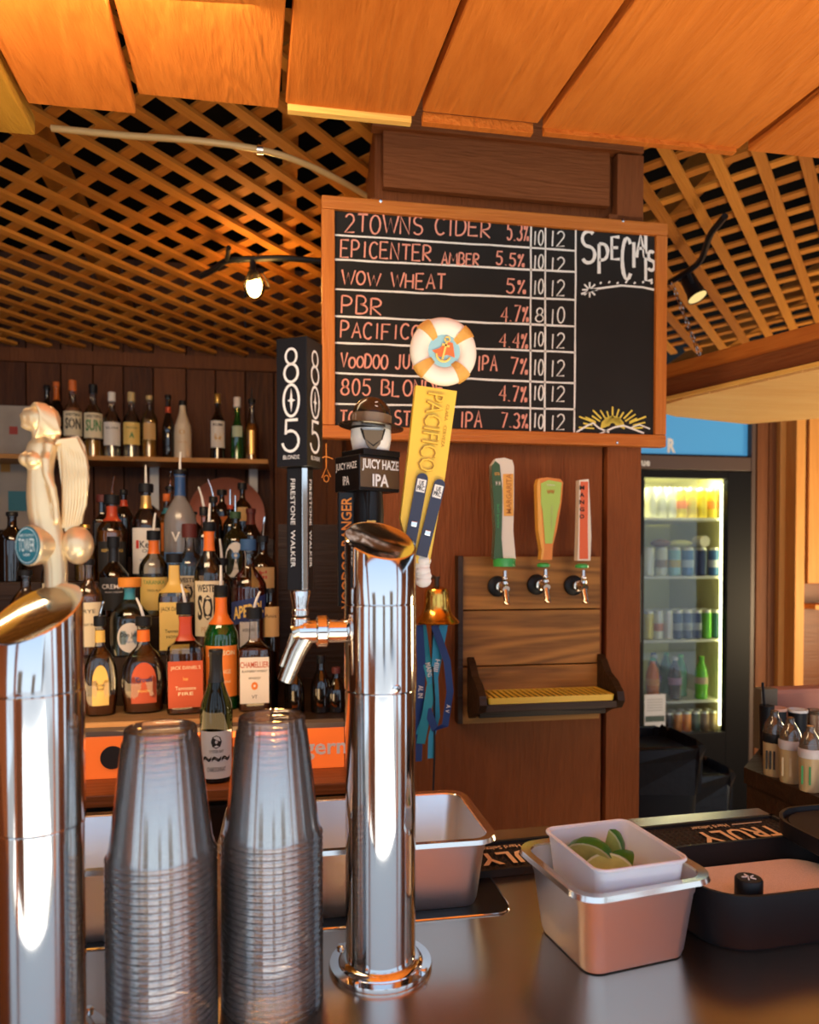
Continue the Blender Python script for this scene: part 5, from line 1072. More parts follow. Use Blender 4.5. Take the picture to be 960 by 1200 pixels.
ob('front_board', bx((0, -.045, .008), (.338, .02, .03), bev=.002), M_DARKW, ds)
M_TRY = mat('yellow_drip_tray', (.75, .48, .05), .45)
ty = ob('tray_pan', loft(B(), [rrect(.162, .052, .006, .0395, cy=-.062), rrect(.164, .054, .007, .055, cy=-.062), rrect(.161, .051, .006, .055, cy=-.062), rrect(.160, .050, .006, .044, cy=-.062)]), M_TRY, ds)
ob('painted_slot_shade', bx((0, -.062, .0465), (.318, .098, .002)), M_DARKW, ty)  # dark plate painting in the shade below the slats
for k in range(21): ob('slat', bx((-.1525 + k * .01525, -.062, .0545), (.0078, .100, .002)), M_TRY, ty)
def wall_tap(label, px, py, off, hpts):
    c = onY(px, py, YP - .03); t = thing('wall_faucet', label, 'faucet', (c.x, YP - .0285, c.z - .0))
    RX_ = Matrix.Rotation(PI / 2, 4, 'X')
    ob('flange', lathe([(.0255, 0), (.027, .003), (.026, .008), (.019, .012), (.012, .013)], 32, T=RX_), M_BPLAS, t, True)
    ob('shank', lathe([(.0105, .012), (.0105, .030), (.014, .031), (.014, .040), (.010, .041), (.010, .058)], 24, T=RX_), M_BRASS if False else M_FAUC, t, True)
    ob('faucet_body', tube([(0, -.05, 0), (0, -.066, .001), (0, -.078, -.004)], [.011, .0125, .009], 16), M_CHROME, t, True)
    ob('spout', tube([(0, -.068, -.002), (0, -.074, -.018), (0, -.082, -.036), (0, -.083, -.042)], [.009, .008, .0075, .0088], 14), M_FAUC, t, True)
    bm = B(); knurl(bm, .009, .008, .016, TR((0, -.066, 0))); knurl(bm, .0075, .019, .026, TR((0, -.066, 0))); lathe([(.006, .026), (.0055, .042)], 14, bm=bm, T=TR((0, -.066, 0))); ob('lever_collar', bm, M_CHROME, t, True)
    return t
WT = []
for lb, px_, py_ in (('chrome wall tap under the tall green handle, leftmost of the three', 583, 687), ('chrome wall tap under the lime green handle, middle of the three', 629, 685), ('chrome wall tap under the orange handle, rightmost of the three', 672, 686)):
    WT.append(wall_tap(lb, px_, py_, 0, None))
YH = YP - .0285 - .066
def Lh(o): return lambda px, py: (onY(px, py, YH).x - o.x, onY(px, py, YH).z - o.z)
# margarita handle
o = onY(590, 664, YH); h1 = thing('tap_handle', 'tall curved green and cream tap handle reading MARGARITA, leftmost on the wall', 'tap handle', o); f = Lh(o)
M_DGR = mat('dark_green_gloss', (.04, .10, .02), .3); M_IV = mat('ivory_gloss', (.80, .72, .58), .3); M_LG = mat('bright_green', (.05, .42, .08), .3, coat=.3); M_OG = flat('amber_print', (.85, .42, .06), .35)
outl = [f(603, 655), f(577, 655), f(579, 620), f(577, 590), f(575, 560), f(575, 545), f(580, 538), f(590, 537), f(599, 540), f(601, 547), f(601, 590), f(600, 622)]
ob('handle_core', prism(outl, -.011, .011), M_IV, h1)
ob('green_side', prism([f(588, 655), f(577, 655), f(579, 620), f(577, 590), f(575, 560), f(575, 546), f(579, 541), f(584, 545), f(587, 575), f(587, 600), f(586, 630)], -.013, .0115), M_DGR, h1)
ob('amber_panel', prism([f(589, 605), f(588, 575), f(588, 556), f(600, 556), f(600, 605)], -.0125, -.01), M_OG, h1)
ob('lettering', moved(text('MARGARITA', .098, .014, .01), TR((f(594.5, 579)[0], -.0135, f(594, 579)[1])) @ Matrix.Rotation(-PI / 2, 4, 'Y')), flat('brown_print', (.55, .2, .03)), h1)
ob('lettering', moved(text('RITA', .0125, .008, .02), TR((f(581, 560)[0], -.0137, f(581, 556)[1]))), M_OG, h1)
ob('lettering', moved(text('M  M', .012, .010, .02), TR((f(582, 567)[0], -.0137, f(581, 567)[1]))), M_IV, h1)
ob('lettering', moved(text('AGAVE LIME', .06, .005, .0), TR((f(582, 605)[0], -.0137, f(581, 605)[1])) @ Matrix.Rotation(-PI / 2, 4, 'Y')), M_LG, h1)
ob('green_ferrule', lathe([(.0275, .0), (.028, .002), (.028, .019), (.026, .021)], 28, T=TR((f(591, 664)[0], 0, 0))), M_LG, h1, True)
# lime green handle
o = onY(637, 666, YH); h2 = thing('tap_handle', 'lime green paddle tap handle with orange edges, middle on the wall', 'tap handle', o); f = Lh(o)
M_LIME = mat('lime_gloss', (.42, .62, .10), .3); M_ORG = mat('orange_gloss', (.75, .25, .03), .3)
ob('handle_core', prism([f(645, 656), f(633, 656), f(634, 645), f(631, 622), f(629, 590), f(628, 568), f(630, 561), f(640, 560), f(655, 562), f(658, 566), f(656, 590), f(651, 620), f(646, 640)], -.012, .012), M_ORG, h2)
ob('amber_edge', prism([f(634, 656), f(632, 656), f(633, 645), f(629, 622), f(628, 590), f(627.5, 568), f(629, 562), f(631, 563), f(632, 590), f(634, 622), f(636, 645)], -.0125, .011), M_OG, h2)
ob('lime_face', prism([f(645, 637), f(637, 637), f(634, 600), f(632, 590), f(632, 567), f(641, 563), f(656, 566), f(654, 590), f(651, 602)], -.0135, -.0115), M_LIME, h2)
ob('lettering', moved(text('WW', .020, .011, .03), TR((f(643, 579)[0], -.0145, f(643, 577)[1]))), flat('brown_print', (.55, .2, .03)), h2)
ob('lettering', moved(text('TROPICAL', .022, .005, .0), TR((f(643, 569)[0], -.0145, f(643, 569)[1]))), M_IV, h2)
ob('lettering', moved(text('VERDE LIMA', .058, .006, .0), TR((f(644, 607)[0], -.0145, f(644, 607)[1])) @ Matrix.Rotation(-PI / 2, 4, 'Y')), flat('olive_print', (.5, .55, .2)), h2)
ob('green_ferrule', lathe([(.010, .002), (.016, .004), (.0165, .010), (.010, .014)], 24, T=TR((0, 0, 0))), M_LG, h2, True)
# mango handle
o = onY(682, 667, YH); h3 = thing('tap_handle', 'slim orange MANGO tap handle with white edges, rightmost on the wall', 'tap handle', o); f = Lh(o)
ob('handle_core', prism([f(690, 657), f(675, 657), f(676, 620), f(677, 563), f(688, 562), f(690, 600), f(691, 630)], -.011, .011), M_IV, h3)
ob('orange_face', prism([f(687, 655), f(677, 655), f(677.5, 620), f(678.5, 565), f(687, 565), f(686.5, 620)], -.0125, -.0105), mat('orange_red_gloss', (.75, .13, .03), .3), h3)
for i_, ch in enumerate('MANGO'): ob('lettering', moved(text(ch, .0125, .0105, .03), TR((f(682.5, 0)[0], -.0133, f(680, 572 + i_ * 8.4)[1]))), M_INK, h3)
ob('green_ferrule', lathe([(.010, .002), (.017, .004), (.0175, .010), (.010, .014)], 24), M_LG, h3, True)
# ------------------------------------------------------------------ FRIDGE
YF = 3.42; fx0, fx1 = onY(738, 600, YF).x, onY(883, 600, YF).x; FZ = onY(880, 536, YF).z
wF = fx1 - fx0; fr = thing('drinks_fridge', 'black glass-door drinks fridge lit inside, full of cans and bottles', 'fridge', ((fx0 + fx1) / 2, YF, 0))
M_FB = mat('fridge_black', (.006, .005, .005), .45, spec=.15); M_FIN = mat('fridge_liner', (.66, .64, .34), .5)
fc = fr.location.x
def fb_(nm, x0, x1, y0, y1, z0, z1, m, par=None, bev=.003): return ob(nm, bx(((x0 + x1) / 2 - fc, (y0 + y1) / 2 - YF, (z0 + z1) / 2), (x1 - x0, y1 - y0, z1 - z0), bev=bev), m, par or fr)
gx0, gx1 = onY(755, 700, YF).x, onY(852, 700, YF).x; gz1, gz0 = onY(800, 560, YF).z, onY(800, 860, YF).z
D_ = .62
fb_('side_wall', fx0, fx0 + .03, YF + .05, YF + D_, .1, FZ, M_FB); fb_('side_wall', fx1 - .045, fx1, YF + .05, YF + D_, .1, FZ, M_FB)
fb_('back_wall', fx0, fx1, YF + D_, YF + D_ + .03, .1, FZ, M_FB); fb_('top_wall', fx0, fx1, YF + .05, YF + D_, FZ - .03, FZ, M_FB); fb_('lower_body', fx0, fx1, YF + .05, YF + D_, .05, gz0 - .06, M_FB)
fb_('inner_liner', fx0 + .032, fx1 - .047, YF + D_ - .012, YF + D_ - .002, gz0 - .06, FZ - .032, M_FIN); lw = gx1 + .03
fb_('inner_side', lw - .012, lw, YF + .055, YF + D_ - .014, gz0 - .06, FZ - .032, M_FIN); fb_('inner_side', fx0 + .032, fx0 + .042, YF + .055, YF + D_ - .014, gz0 - .06, FZ - .032, M_FIN)
fb_('inner_ceiling', fx0 + .04, lw, YF + .055, YF + D_ - .014, gz1 + .03, gz1 + .04, M_FIN)
door = fb_('door', fx0, gx0, YF, YF + .045, .17, FZ - .075, M_FB)
fb_('door_frame', gx1, fx1 - .012, YF, YF + .045, .17, FZ - .075, M_FB, fr); fb_('door_frame', gx0, gx1, YF, YF + .045, gz1, FZ - .075, M_FB, fr); fb_('door_frame', gx0, gx1, YF, YF + .045, .17, gz0, M_FB, fr)
fb_('door_glass', gx0, gx1, YF + .02, YF + .026, gz0, gz1, M_DOOR, fr, 0)
fb_('door_handle', gx0 - .045, gx0 - .030, YF - .03, YF - .012, 1.05, 1.50, M_BPLAS, fr)
fb_('header_strip', fx0, fx1, YF + .004, YF + .05, FZ - .07, FZ, mat('brown_header', (.10, .055, .035), .45), fr)
fb_('edge_strip', fx1 - .012, fx1 + .012, YF + .0, YF + .05, .2, FZ + .26, mat('brown_header', (.10, .055, .035), .45), fr)
fb_('kick_grille', fx0, fx1, YF + .01, YF + .05, .05, .165, M_FB)
ob('lettering', moved(text('true', .085, .034, .03), TR((onY(753, 546, YF).x - fc, .002, FZ - .04)) @ Matrix.Rotation(0, 4, 'X')), M_WHT, fr)
sg = fb_('sign_panel', fx0, fx1 - .015, YF + .03, YF + .10, FZ + .008, FZ + .26, mat('blue_lit_sign', (.05, .22, .42), .3, emit=(.06, .27, .50), es=.5), fr)
ob('lettering', moved(text('R', .045, .075, .05), TR((onY(787, 519, YF + .03).x - fc, .0285, FZ + .055))), M_WHT, sg)
fb_('sign_edge', fx0, fx1, YF + .028, YF + .09, FZ + .0005, FZ + .012, M_FB); 
M_LMP = mat('fridge_tube_lamp', (.9, .9, .7), .4, emit=(1, .94, .50), es=6)
fb_('lamp_strip', lw - .03, lw - .014, YF + .056, YF + .066, gz0 + .02, gz1 - .02, M_LMP, fr)
fl_ = lamp('fridge_lamp', 'AREA', ((gx0 + gx1) / 2, YF + .12, gz1 + .02), 4.5, (1, .95, .6), ((gx0 + gx1) / 2, YF + .25, 1), .4, .1)

SHZ = {}
for i, yy_ in enumerate((609, 677, 751, 822)):
    z = onY(800, yy_ - 2, YF + .10).z; SHZ[i] = z
    fb_('wire_shelf', fx0 + .045, lw - .014, YF + .075, YF + D_ - .03, z - .014, z, mat('white_wire', (.72, .70, .55), .5), fr, .001)
SHZ[4] = onY(800, 858, YF + .10).z
fb_('floor_shelf', fx0 + .045, lw - .014, YF + .075, YF + D_ - .03, SHZ[4] - .014, SHZ[4], MATS['white_wire'], fr, .001)
CANS = {}
M_CANTOP = mat('can_top', (.7, .7, .62), .35, .8)
def can(col, h, r, z, x, y, label, grp, nm='drink_can', band=None):
    key = (col, round(h, 3), round(r, 4), band)
    if key not in CANS:
        bm = B(); lathe([(r * .78, 0), (r, h * .05), (r, h * .90), (r * .80, h * .985), (r * .80, h)], 16, bm=bm)
        for f in bm.faces:
            cz = f.calc_center_median().z
            if cz > h * .92: f.material_index = 1
        if band:
            lathe([(r + .0003, h * .30), (r + .0006, h * .31), (r + .0006, h * .55), (r + .0003, h * .56)], 16, bm=bm, c0=False, c1=False, mi=2)
        me = bpy.data.meshes.new(nm); bm.normal_update(); bm.to_mesh(me); bm.free(); me.polygons.foreach_set('use_smooth', [True] * len(me.polygons)); me.set_sharp_from_angle(angle=.6)
        for m_ in (mat('can_%d' % len(CANS), col, .3, .25), M_CANTOP, mat('canband_%d' % len(CANS), band or col, .35)): me.materials.append(m_)
        CANS[key] = me
    o = bpy.data.objects.new(nm, CANS[key]); COL.objects.link(o); o.location = (x, y, z + .0005); tag(o, label, 'can', grp); return o
YEL = (.75, .60, .06); WHT_ = (.75, .75, .62); NAV = (.02, .05, .13); TEA = (.10, .32, .30); ORA = (.75, .22, .03); GRN = (.15, .55, .05); BLU = (.05, .16, .35)
def row(cols, sh, px0, pitch, h, r, grp, names, rows=2, bands=None):
    for j in range(rows):
        for i, c in enumerate(cols):
            y = YF + .115 + j * (2 * r + .006); x = onY(px0 + i * pitch, 650, YF + .115).x
            can(c, h, r, SHZ[sh], x, y, (names[i] + (', front row', ', second row', ', back row')[j]), grp, band=(bands[i] if bands else None))
row([WHT_, WHT_, WHT_, YEL, YEL, YEL, YEL, WHT_], 0, 763, 11.9, .160, .0245, 'cans on the top fridge shelf', ['white slim can, far left of the top fridge shelf', 'white slim can, second on the top fridge shelf', 'white slim can, third on the top fridge shelf', 'yellow slim can, fourth on the top fridge shelf', 'yellow can, fifth on the top fridge shelf', 'yellow can, sixth on the top fridge shelf', 'yellow can, seventh on the top fridge shelf', 'white can with orange and green foot, right end, top fridge shelf'], bands=[None, None, None, (.8, .25, .05), None, YEL, (.8, .3, .05), (.8, .35, .04)])
row([WHT_, (.62, .62, .50), (.30, .55, .55), BLU, NAV, BLU, WHT_], 1, 760, 15.4, .150, .031, 'cans on the second fridge shelf', ['white can, far left of the second fridge shelf', 'white can with a dark picture, second fridge shelf', 'pale teal can with a green foot, second fridge shelf', 'blue can with a white band, second fridge shelf', 'navy can, second fridge shelf', 'blue can, sixth on the second fridge shelf', 'black and white can at the right end of the second fridge shelf'], rows=1, bands=[None, (.3, .2, .1), (.5, .4, .1), (.4, .5, .6), None, (.5, .55, .6), (.02, .02, .02)])
row([YEL, WHT_, (.60, .58, .52), NAV, NAV, NAV, GRN, (.02, .10, .08), TEA], 2, 761, 11.3, .152, .0255, 'cans on the third fridge shelf', ['yellow can, far left of the third fridge shelf', 'white can, second on the third fridge shelf', 'silver can, third on the third fridge shelf', 'navy can, fourth on the third fridge shelf', 'navy can, fifth on the third fridge shelf', 'navy can, sixth on the third fridge shelf', 'green can, seventh on the third fridge shelf', 'dark green can, eighth on the third fridge shelf', 'teal can, right end of the third fridge shelf'], rows=3, bands=[None, (.6, .2, .1), None, (.3, .35, .4), (.3, .35, .4), (.3, .35, .4), None, None, (.3, .55, .45)])
# soda bottles and the bottom shelf
def soda(px, col, capc, label, grp, lab=None, j=0, sh=3, hh=.225, r=.034):
    y = YF + .115 + j * .085; x = onY(px, 790, YF + .115).x
    t = thing('soda_bottle', label, 'bottle', (x, y, SHZ[sh] + .0005), -math.atan2(x, y), grp)
    pr = [(.85, 0), (1, .04), (.9, .12), (.94, .22), (1, .34), (1, .52), (.94, .62), (.72, .76), (.40, .87), (.36, .93)]
    ob('bottle_body', lathe([(r * a, hh * b_) for a, b_ in pr], 18), mat('soda_%s' % '_'.join(str(int(c * 100)) for c in col), col, .12, coat=.3), t, True)
    ob('cap', lathe([(r * .42, hh * .93), (r * .42, hh)], 14), flat('sodacap_%s' % '_'.join(str(int(c * 100)) for c in capc), capc), t)
    if lab: ob('label', lathe([(r * 1.02, hh * .36), (r * 1.02, hh * .52)], 18, c0=False, c1=False), flat('sodalabel_%s' % '_'.join(str(int(c * 100)) for c in lab), lab), t, True)
DK = (.02, .008, .006); GS = 'soda bottles on the fourth fridge shelf'
soda(765, (.85, .20, .03), (.05, .4, .1), 'orange soda bottle with a green cap on the fridge shelf', GS, (.9, .35, .1))
soda(777, DK, (.7, .7, .65), 'dark soda bottle with a white cap beside the orange soda', GS, (.1, .08, .3), 1)
soda(791, DK, (.7, .7, .65), 'cola bottle with a red, white and blue label in the fridge', GS, (.35, .2, .35))
soda(822, (.16, .62, .04), (.15, .55, .05), 'bright green soda bottle in front on the fridge shelf', GS, (.6, .45, .3))
soda(808, (.03, .25, .03), (.10, .45, .05), 'green soda bottle behind the cola, in shade', GS, None, 1); soda(800, (.02, .15, .03), (.05, .3, .05), 'dark green soda bottle deepest in the fridge shelf', GS, None, 2); soda(785, DK, (.05, .06, .2), 'dark soda bottle with a blue cap behind the cola', GS, None, 2)
row([DK, (.80, .25, .03), (.80, .25, .03), (.03, .06, .03), (.20, .10, .03), (.30, .22, .08), (.75, .5, .06)], 4, 785, 10.6, .105, .024, 'cans on the bottom fridge shelf', ['dark can, left on the bottom fridge shelf', 'orange can, second on the bottom fridge shelf', 'orange can, third on the bottom fridge shelf', 'black-green can on the bottom fridge shelf', 'brown can on the bottom fridge shelf', 'tan can on the bottom fridge shelf', 'yellow can at the right end of the bottom fridge shelf'])
for px_, py_, lb, s_, m_ in ((774, 634, 'brown wrapped package lying on cans of the second fridge shelf', (.055, .04, .022), mat('brown_wrap', (.20, .08, .03), .6)), (797, 635, 'clear bagged yellow-green package on the cans of the second fridge shelf', (.07, .04, .020), mat('green_wrap', (.50, .48, .15), .5))):
    p = onY(px_, py_, YF + .13); o = ob('wrapped_package', ball(B(), (0, 0, 0), s_, 14), m_, None, True, (p.x, p.y, SHZ[1] + .151 + s_[2])); tag(o, lb, 'package')
p = onY(822, 633, YF + .12); o = ob('paper_roll', lathe([(.028, -.04), (.030, -.038), (.030, .038), (.028, .04), (.01, .038)], 24, T=Matrix.Rotation(PI / 2, 4, 'X')), mat('cream_roll', (.78, .72, .5), .5), None, True, (p.x, YF + .125, SHZ[1] + .151 + .031)); tag(o, 'round cream roll lying end-on on the cans of the second fridge shelf', 'roll')
a, b_ = onY(755, 859, YF - .001), onY(780, 813, YF - .001)
nt_ = thing('paper_notice', 'white printed notice taped to the lower left of the fridge glass', 'notice', ((a.x + b_.x) / 2, YF - .001, a.z))
ob('sheet', bx((0, -.001, (b_.z - a.z) / 2), (b_.x - a.x, .001, b_.z - a.z)), mat('notice_paper', (.62, .62, .64), .6), nt_)
ob('printed_band', bx((0, -.0018, (b_.z - a.z) * .36), (b_.x - a.x - .01, .0008, .03)), flat('dark_print', (.05, .08, .07)), nt_)
for k in range(5): ob('printed_line', bx((0, -.0018, (b_.z - a.z) * (.58 + .07 * k)), ((b_.x - a.x) * .75, .0006, .004)), flat('grey_print', (.3, .3, .32)), nt_)
# ------------------------------------------------------------------ BINS
M_BAG = mat('black_bin_bag', (.008, .008, .010), .30, bump=.6, nscale=35, spec=.3)
for lb, px_, Y_, w_, zt in (('black bin with a crumpled black liner beside the centre wall', 752, 2.55, .17, 865), ('second black bin with a glossy liner further back by the fridge', 805, 2.95, .15, 898)):
    p = onY(px_, zt, Y_); t = thing('waste_bin', lb, 'bin', (p.x, Y_, 0)); H_b = p.z
    ob('bin_body', loft(B(), [rrect(w_ * .8, w_ * .7, .04, 0), rrect(w_, w_ * .85, .05, H_b - .03)]), M_BPLAS, t, True)
    random.seed(11); bm = B(); rr = [rrect(w_ * 1.02, w_ * .87, .05, H_b - .17), rrect(w_ * 1.05, w_ * .9, .05, H_b - .05), rrect(w_ * 1.08, w_ * .93, .05, H_b), rrect(w_ * .98, w_ * .83, .05, H_b + .008), rrect(w_ * .92, w_ * .77, .05, H_b - .10)]
    rr = [[v + Vector((random.uniform(-1, 1), random.uniform(-1, 1), random.uniform(-1.2, 1.2))) * .009 for v in r_] for r_ in rr]; loft(bm, rr, False, True); ob('bin_liner', bm, M_BAG, t)
# ------------------------------------------------------------------ RIGHT SERVICE SHELF
a, b_ = onZ(872, 899, 1.02), onZ(1010, 955, 1.02)
sv = thing('service_counter', 'dark side counter at the right edge holding juice pourers', 'counter', (a.x, a.y, 0))
dv = (b_ - a); rt_ = Vector((a.x, a.y, 0)); far = Vector((.75, .30, 0))
c3, c4 = onZ(1010, 866, 1.02) - a, onZ(900, 866, 1.02) - a
ob('counter_slab', slab([(0, 0), (dv.x, dv.y), (c3.x, c3.y), (c4.x, c4.y)], .985, 1.02), M_DARKW, sv)
mid = (dv + c3 + c4) / 4; ins = lambda v: (mid.x + (v.x - mid.x) * .95, mid.y + (v.y - mid.y) * .93)
ob('counter_body', slab([ins(Vector((0, 0, 0))), ins(dv), ins(c3), ins(c4)], 0, .984), M_DARKW, sv)
M_PCL = glassy('cloudy_plastic', (.75, .68, .55), .05, .08, .15, (.5, .4, .3)); M_JUICE = mat('pale_juice', (.45, .33, .17), .4, sss=.2); M_COLL = mat('milky_collar', (.50, .47, .48), .4)
for px_, py_, col, lb in ((907, 908, 'cap', 'juice pourer bottle with a black striped label, left on the side counter'), (926, 916, 'w', 'juice pourer bottle with a white collar, middle on the side counter'), (949, 926, 'w', 'juice pourer bottle with a green label, right on the side counter')):
    p = onZ(px_, py_, 1.0205); dist = p.x * FW.x + p.y * FW.y; r = 12.5 * dist / F_PX
    t = thing('juice_pourer', lb, 'bottle', p, -math.atan2(p.x, p.y), 'juice pourers on the side counter')
    hh = 72 * dist / F_PX
    ob('bottle_body', lathe([(r * .86, 0), (r * .9, .004), (r * .97, hh * .55), (r * .97, hh * .56)], 24), M_JUICE, t, True)
    ob('collar', lathe([(r * .99, hh * .55), (r * 1.05, hh * .57), (r * 1.05, hh * .68), (r * .98, hh * .70)], 24), M_COLL if col == 'w' else M_BPLAS, t, True)
    ob('dome_neck', lathe([(r * .98, hh * .70), (r * .86, hh * .82), (r * .55, hh * .93), (r * .35, hh * .98), (r * .35, hh * 1.05), (r * .3, hh * 1.06)], 24), M_PCL, t, True)
    if '942' or True: ob('label', moved(text('III' if col == 'cap' else 'I I', r * .8, hh * .3, .02), TR((-r * .3, -r * .98, hh * .28))), M_INK if col == 'cap' else mat('green_tag', (.03, .25, .08), .5) if px_ == 949 else flat('tan_mark', (.5, .4, .25)), t)
p0 = onZ(893, 880, 1.0205)
Yc = onZ(911, 884, 1.02).y
def cupn(px, top_, label, w_, m_, rimm, Y_=Yc):
    p = onY(px, top_, Y_); dist = p.x * FW.x + p.y * FW.y; r = w_ * dist / F_PX / 2; H = p.z - 1.0205
    t = thing('paper_cup_stack', label, 'cup', (p.x, Y_, 1.0205)); 
    ob('cup_body', lathe([(r * .82, 0), (r, H * .9), (r, H * .94)], 24), m_, t, True); ob('cup_rim', lathe([(r * 1.02, H * .94), (r * 1.06, H * .96), (r * 1.04, H), (r * .9, H), (r * .86, H * .9)], 24), rimm, t, True)
cupn(911, 829, 'dark cup with a pink rim on the side counter, left one', 20, M_BPLAS, flat('pink_rim', (.75, .42, .30)))
cupn(935, 831, 'dark cup with a bright white rim on the side counter', 21, M_BPLAS, M_WHT)
cupn(958, 832, 'clear cup stack at the right edge of the side counter', 22, M_PCL, M_PCL)
px_c = onY(899, 822, Yc); stw = thing('straw_cup', 'thin black cup with a straw at the left of the side counter cups', 'cup', (px_c.x, Yc, 1.0205))
rr = 6 * 2.4 / F_PX; ob('cup_body', lathe([(rr * .8, 0), (rr, px_c.z - 1.03)], 16), M_BPLAS, stw, True); ob('straw', tube([(0, 0, .05), (-.012, 0, px_c.z - 1.02 + .045)], .003, 6), M_BPLAS, stw)
o = ob('napkin_box', bx((0, 0, 0), (.045, .03, .15), bev=.003), flat('dim_paper', (.13, .11, .07)), None, False, (onY(894, 850, Yc + .06).x, Yc + .05, 1.0205 + .0755)); tag(o, 'dim upright paper carton behind the cups on the side counter', 'carton')
p = onY(935, 826, Yc + .22); o = ob('folded_towel', bx((0, 0, 0), (.26, .05, .14), bev=.012), mat('pink_towel', (.45, .20, .14), .8), None, False, (onY(938, 840, Yc + .1).x + .03, Yc + .10, 1.0205 + .0705)); tag(o, 'long pinkish tray seen above the cups on the side counter', 'tray')
# ------------------------------------------------------------------ HANGING THINGS
def lat_at(px, py):
    d_ = ray(px, py); k = (ZL0 - EYE.z + SLP * 1.86 - .02) / (d_.z + SLP * d_.y); return EYE + d_ * k
# clear hose under the lattice
pts = [lat_at(a, b_) - Vector((0, 0, .03)) for a, b_ in ((60, 136), (150, 145), (230, 151), (305, 162), (350, 176), (395, 197), (440, 224))]
hs = thing('clear_hose', 'pale yellow clear hose strapped under the lattice ceiling', 'hose', pts[3])
ob('hose_tube', tube([p - pts[3] for p in smooth_path(pts)], .0085, 10), mat('yellowed_hose', (.72, .48, .20), .25, coat=.3), hs, True)
ob('hose_clamp', tube([pts[3] * 0 + Vector((-.008, 0, 0)), Vector((.008, -.0005, 0))], .0115, 12), M_CHROME, hs, True)
ob('clamp_strap', tube([Vector((0, 0, .01)), Vector((0, 0, .035))], .004, 6), M_CHROME, hs)
# string light cable, bulb
cz = lambda px, py, dz=.05: lat_at(px, py) - Vector((0, 0, dz))
cp_ = [cz(a, b_) for a, b_ in ((236, 306), (252, 298), (266, 288), (296, 286), (330, 285), (378, 289), (420, 296))]
sl = thing('string_light', 'black string light cable with a glowing bare bulb under the left lattice', 'light', cp_[3])
ob('cable', tube([p - cp_[3] for p in smooth_path(cp_)], .010, 8), M_BPLAS, sl, True)
bz_ = onY(298, 335, cp_[3].y)
dz_ = bz_.z - cp_[3].z; dx_ = bz_.x - cp_[3].x
ob('drop_cord', tube([(0, 0, .0), (dx_ * .3, 0, dz_ * .55)], .010, 8), M_BPLAS, sl, True)
ob('socket', lathe([(.014, .0), (.019, -.008), (.020, -.035), (.024, -.040)], 18, T=TR((dx_ * .5, 0, dz_ * .45))), M_BPLAS, sl, True)
for a in (0, 2.1, 4.2): ob('bulb_cage', tube([(dx_ + .02 * math.cos(a), .02 * math.sin(a), dz_ + .06), (dx_ + .042 * math.cos(a), .042 * math.sin(a), dz_ + .02), (dx_ + .05 * math.cos(a), .05 * math.sin(a), dz_ - .0)], .002, 6), M_BPLAS, sl)
bm = B(); ball(bm, (dx_, 0, dz_), (.036, .036, .044), 20); ob('bulb', bm, glassy('bulb_glass', (1, .85, .55), .04, .05), sl, True)
bm = B(); ball(bm, (dx_, 0, dz_), (.024, .024, .027), 14); ob('bulb_filament', bm, mat('glowing_filament', (1, .8, .4), .5, emit=(1, .62, .2), es=55), sl, True)
lamp('bulb_light', 'POINT', (bz_.x, bz_.y, bz_.z - .0), 5.0, (1, .6, .22), None, .04)
ob('cable_clip', tube([cz(266, 288) - cp_[3], cz(268, 272) - cp_[3]], .008, 8), M_BPLAS, sl, True)
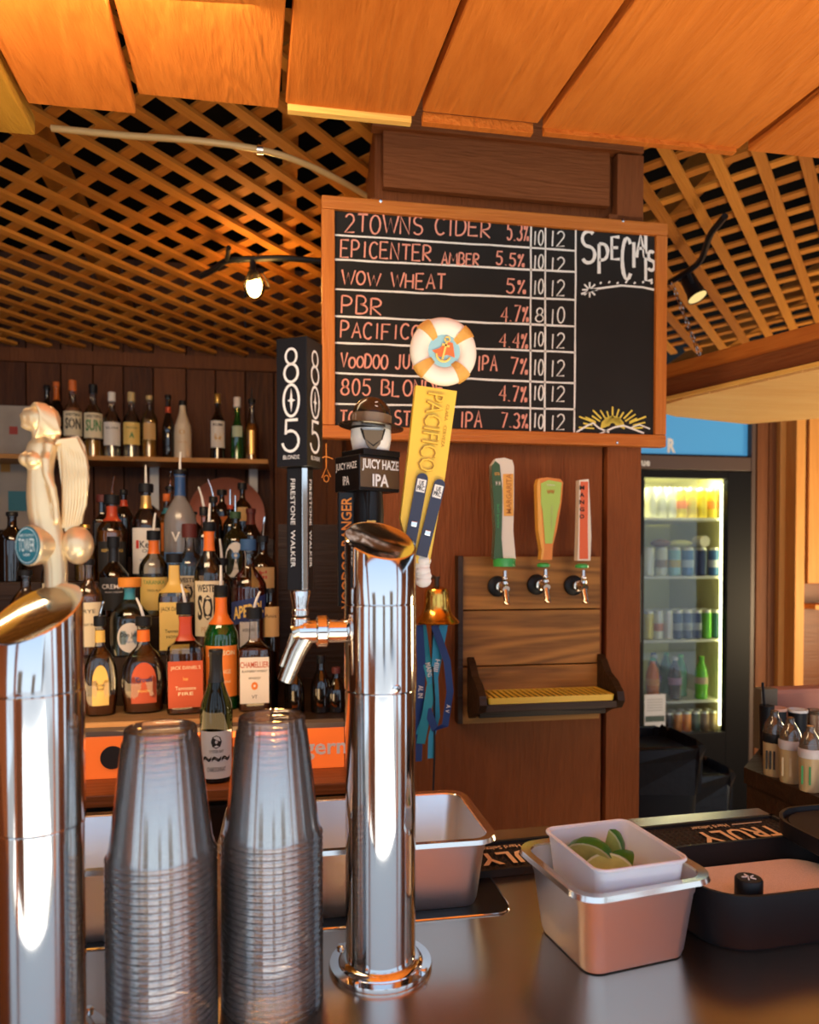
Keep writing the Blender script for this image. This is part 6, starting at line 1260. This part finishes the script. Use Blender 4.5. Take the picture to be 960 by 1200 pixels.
# second drop on the right
cr2 = [cz(a, b_, .04) for a, b_ in ((785, 318), (806, 305), (822, 290), (832, 262), (842, 248), (850, 238))]
s2_ = thing('string_light', 'black string light cable with an unlit hooded lamp under the right lattice', 'light', cr2[2])
ob('cable', tube([p - cr2[2] for p in smooth_path(cr2)], .011, 8), M_BPLAS, s2_, True)
lp = onY(818, 349, cr2[1].y) - cr2[2]; ob('drop_cord', tube([cr2[1] - cr2[2], cr2[1] - cr2[2] + (lp - cr2[1] + cr2[2]) * .5], .008, 8), M_BPLAS, s2_, True)
Tl = TR(lp) @ Matrix.Rotation(math.radians(-22), 4, 'X') @ Matrix.Rotation(math.radians(-15), 4, 'Y')
ob('lamp_hood', lathe([(.020, .10), (.026, .08), (.028, .03), (.036, .0)], 20, T=Tl, c0=True, c1=False), M_BPLAS, s2_, True)
ob('lamp_lens', lathe([(.033, .003), (.010, .006)], 20, T=Tl), mat('pale_lens', (.8, .75, .4), .3, emit=(1, .8, .3), es=.35), s2_, True)  # faint glow put into the unlit lens to keep it pale
# chain holding the shutter
c0, c1 = onY(787, 330, 2.25), Vector((onZ(826, 438, ZS + .115).x, onZ(826, 438, ZS + .115).y, ZS + .13))
ch = thing('support_chain', 'thin steel chain running up from the hatch shutter to the ceiling', 'chain', c1); v = c0 - c1; L = v.length; n = int(L / .028); vd = v.normalized(); qd = vd.to_track_quat('Z', 'Y')
me_l = None
for k in range(n):
    if me_l is None:
        bm = tube([(.0055 * math.cos(a), 0, .0165 * math.sin(a)) for a in [2 * PI * i / 12 for i in range(12)]], .0019, 6, closed=True); lk = ob('chain_link', bm, M_FAUC, ch, True); me_l = lk.data
    else: lk = bpy.data.objects.new('chain_link', me_l); COL.objects.link(lk); lk.parent = ch
    lk.location = vd * (.035 + k * .0262); lk.rotation_euler = (qd @ Matrix.Rotation(PI / 2 * (k % 2) + .4, 3, 'Z').to_quaternion()).to_euler()
ob('ring_bolt', tube([(.014 * math.cos(a), 0, .005 + .014 * math.sin(a)) for a in [2 * PI * i / 14 for i in range(14)]], .004, 8, closed=True), M_FAUC, ch, True)
ob('hook', tube([(0, 0, .015), vd * .045], .003, 6), M_FAUC, ch, True)

merge(fa1, ha, 'tall black square beer tap reading 805, left of the chalkboard')
merge(fa2, hb, 'black beer tap with a ranger hat above a JUICY HAZE IPA sign box')
merge(fa3, hc, 'yellow paddle beer tap leaning right with a white life ring on top')
merge(tf, st, 'pearly gold winged woman statuette beer tap atop the left tower')
merge(WT[0], h1, 'tall curved green and cream beer tap reading MARGARITA, leftmost on the wall board')
merge(WT[1], h2, 'lime green paddle beer tap with orange edges, middle on the wall board')
merge(WT[2], h3, 'slim orange MANGO beer tap with white edges, rightmost on the wall board')
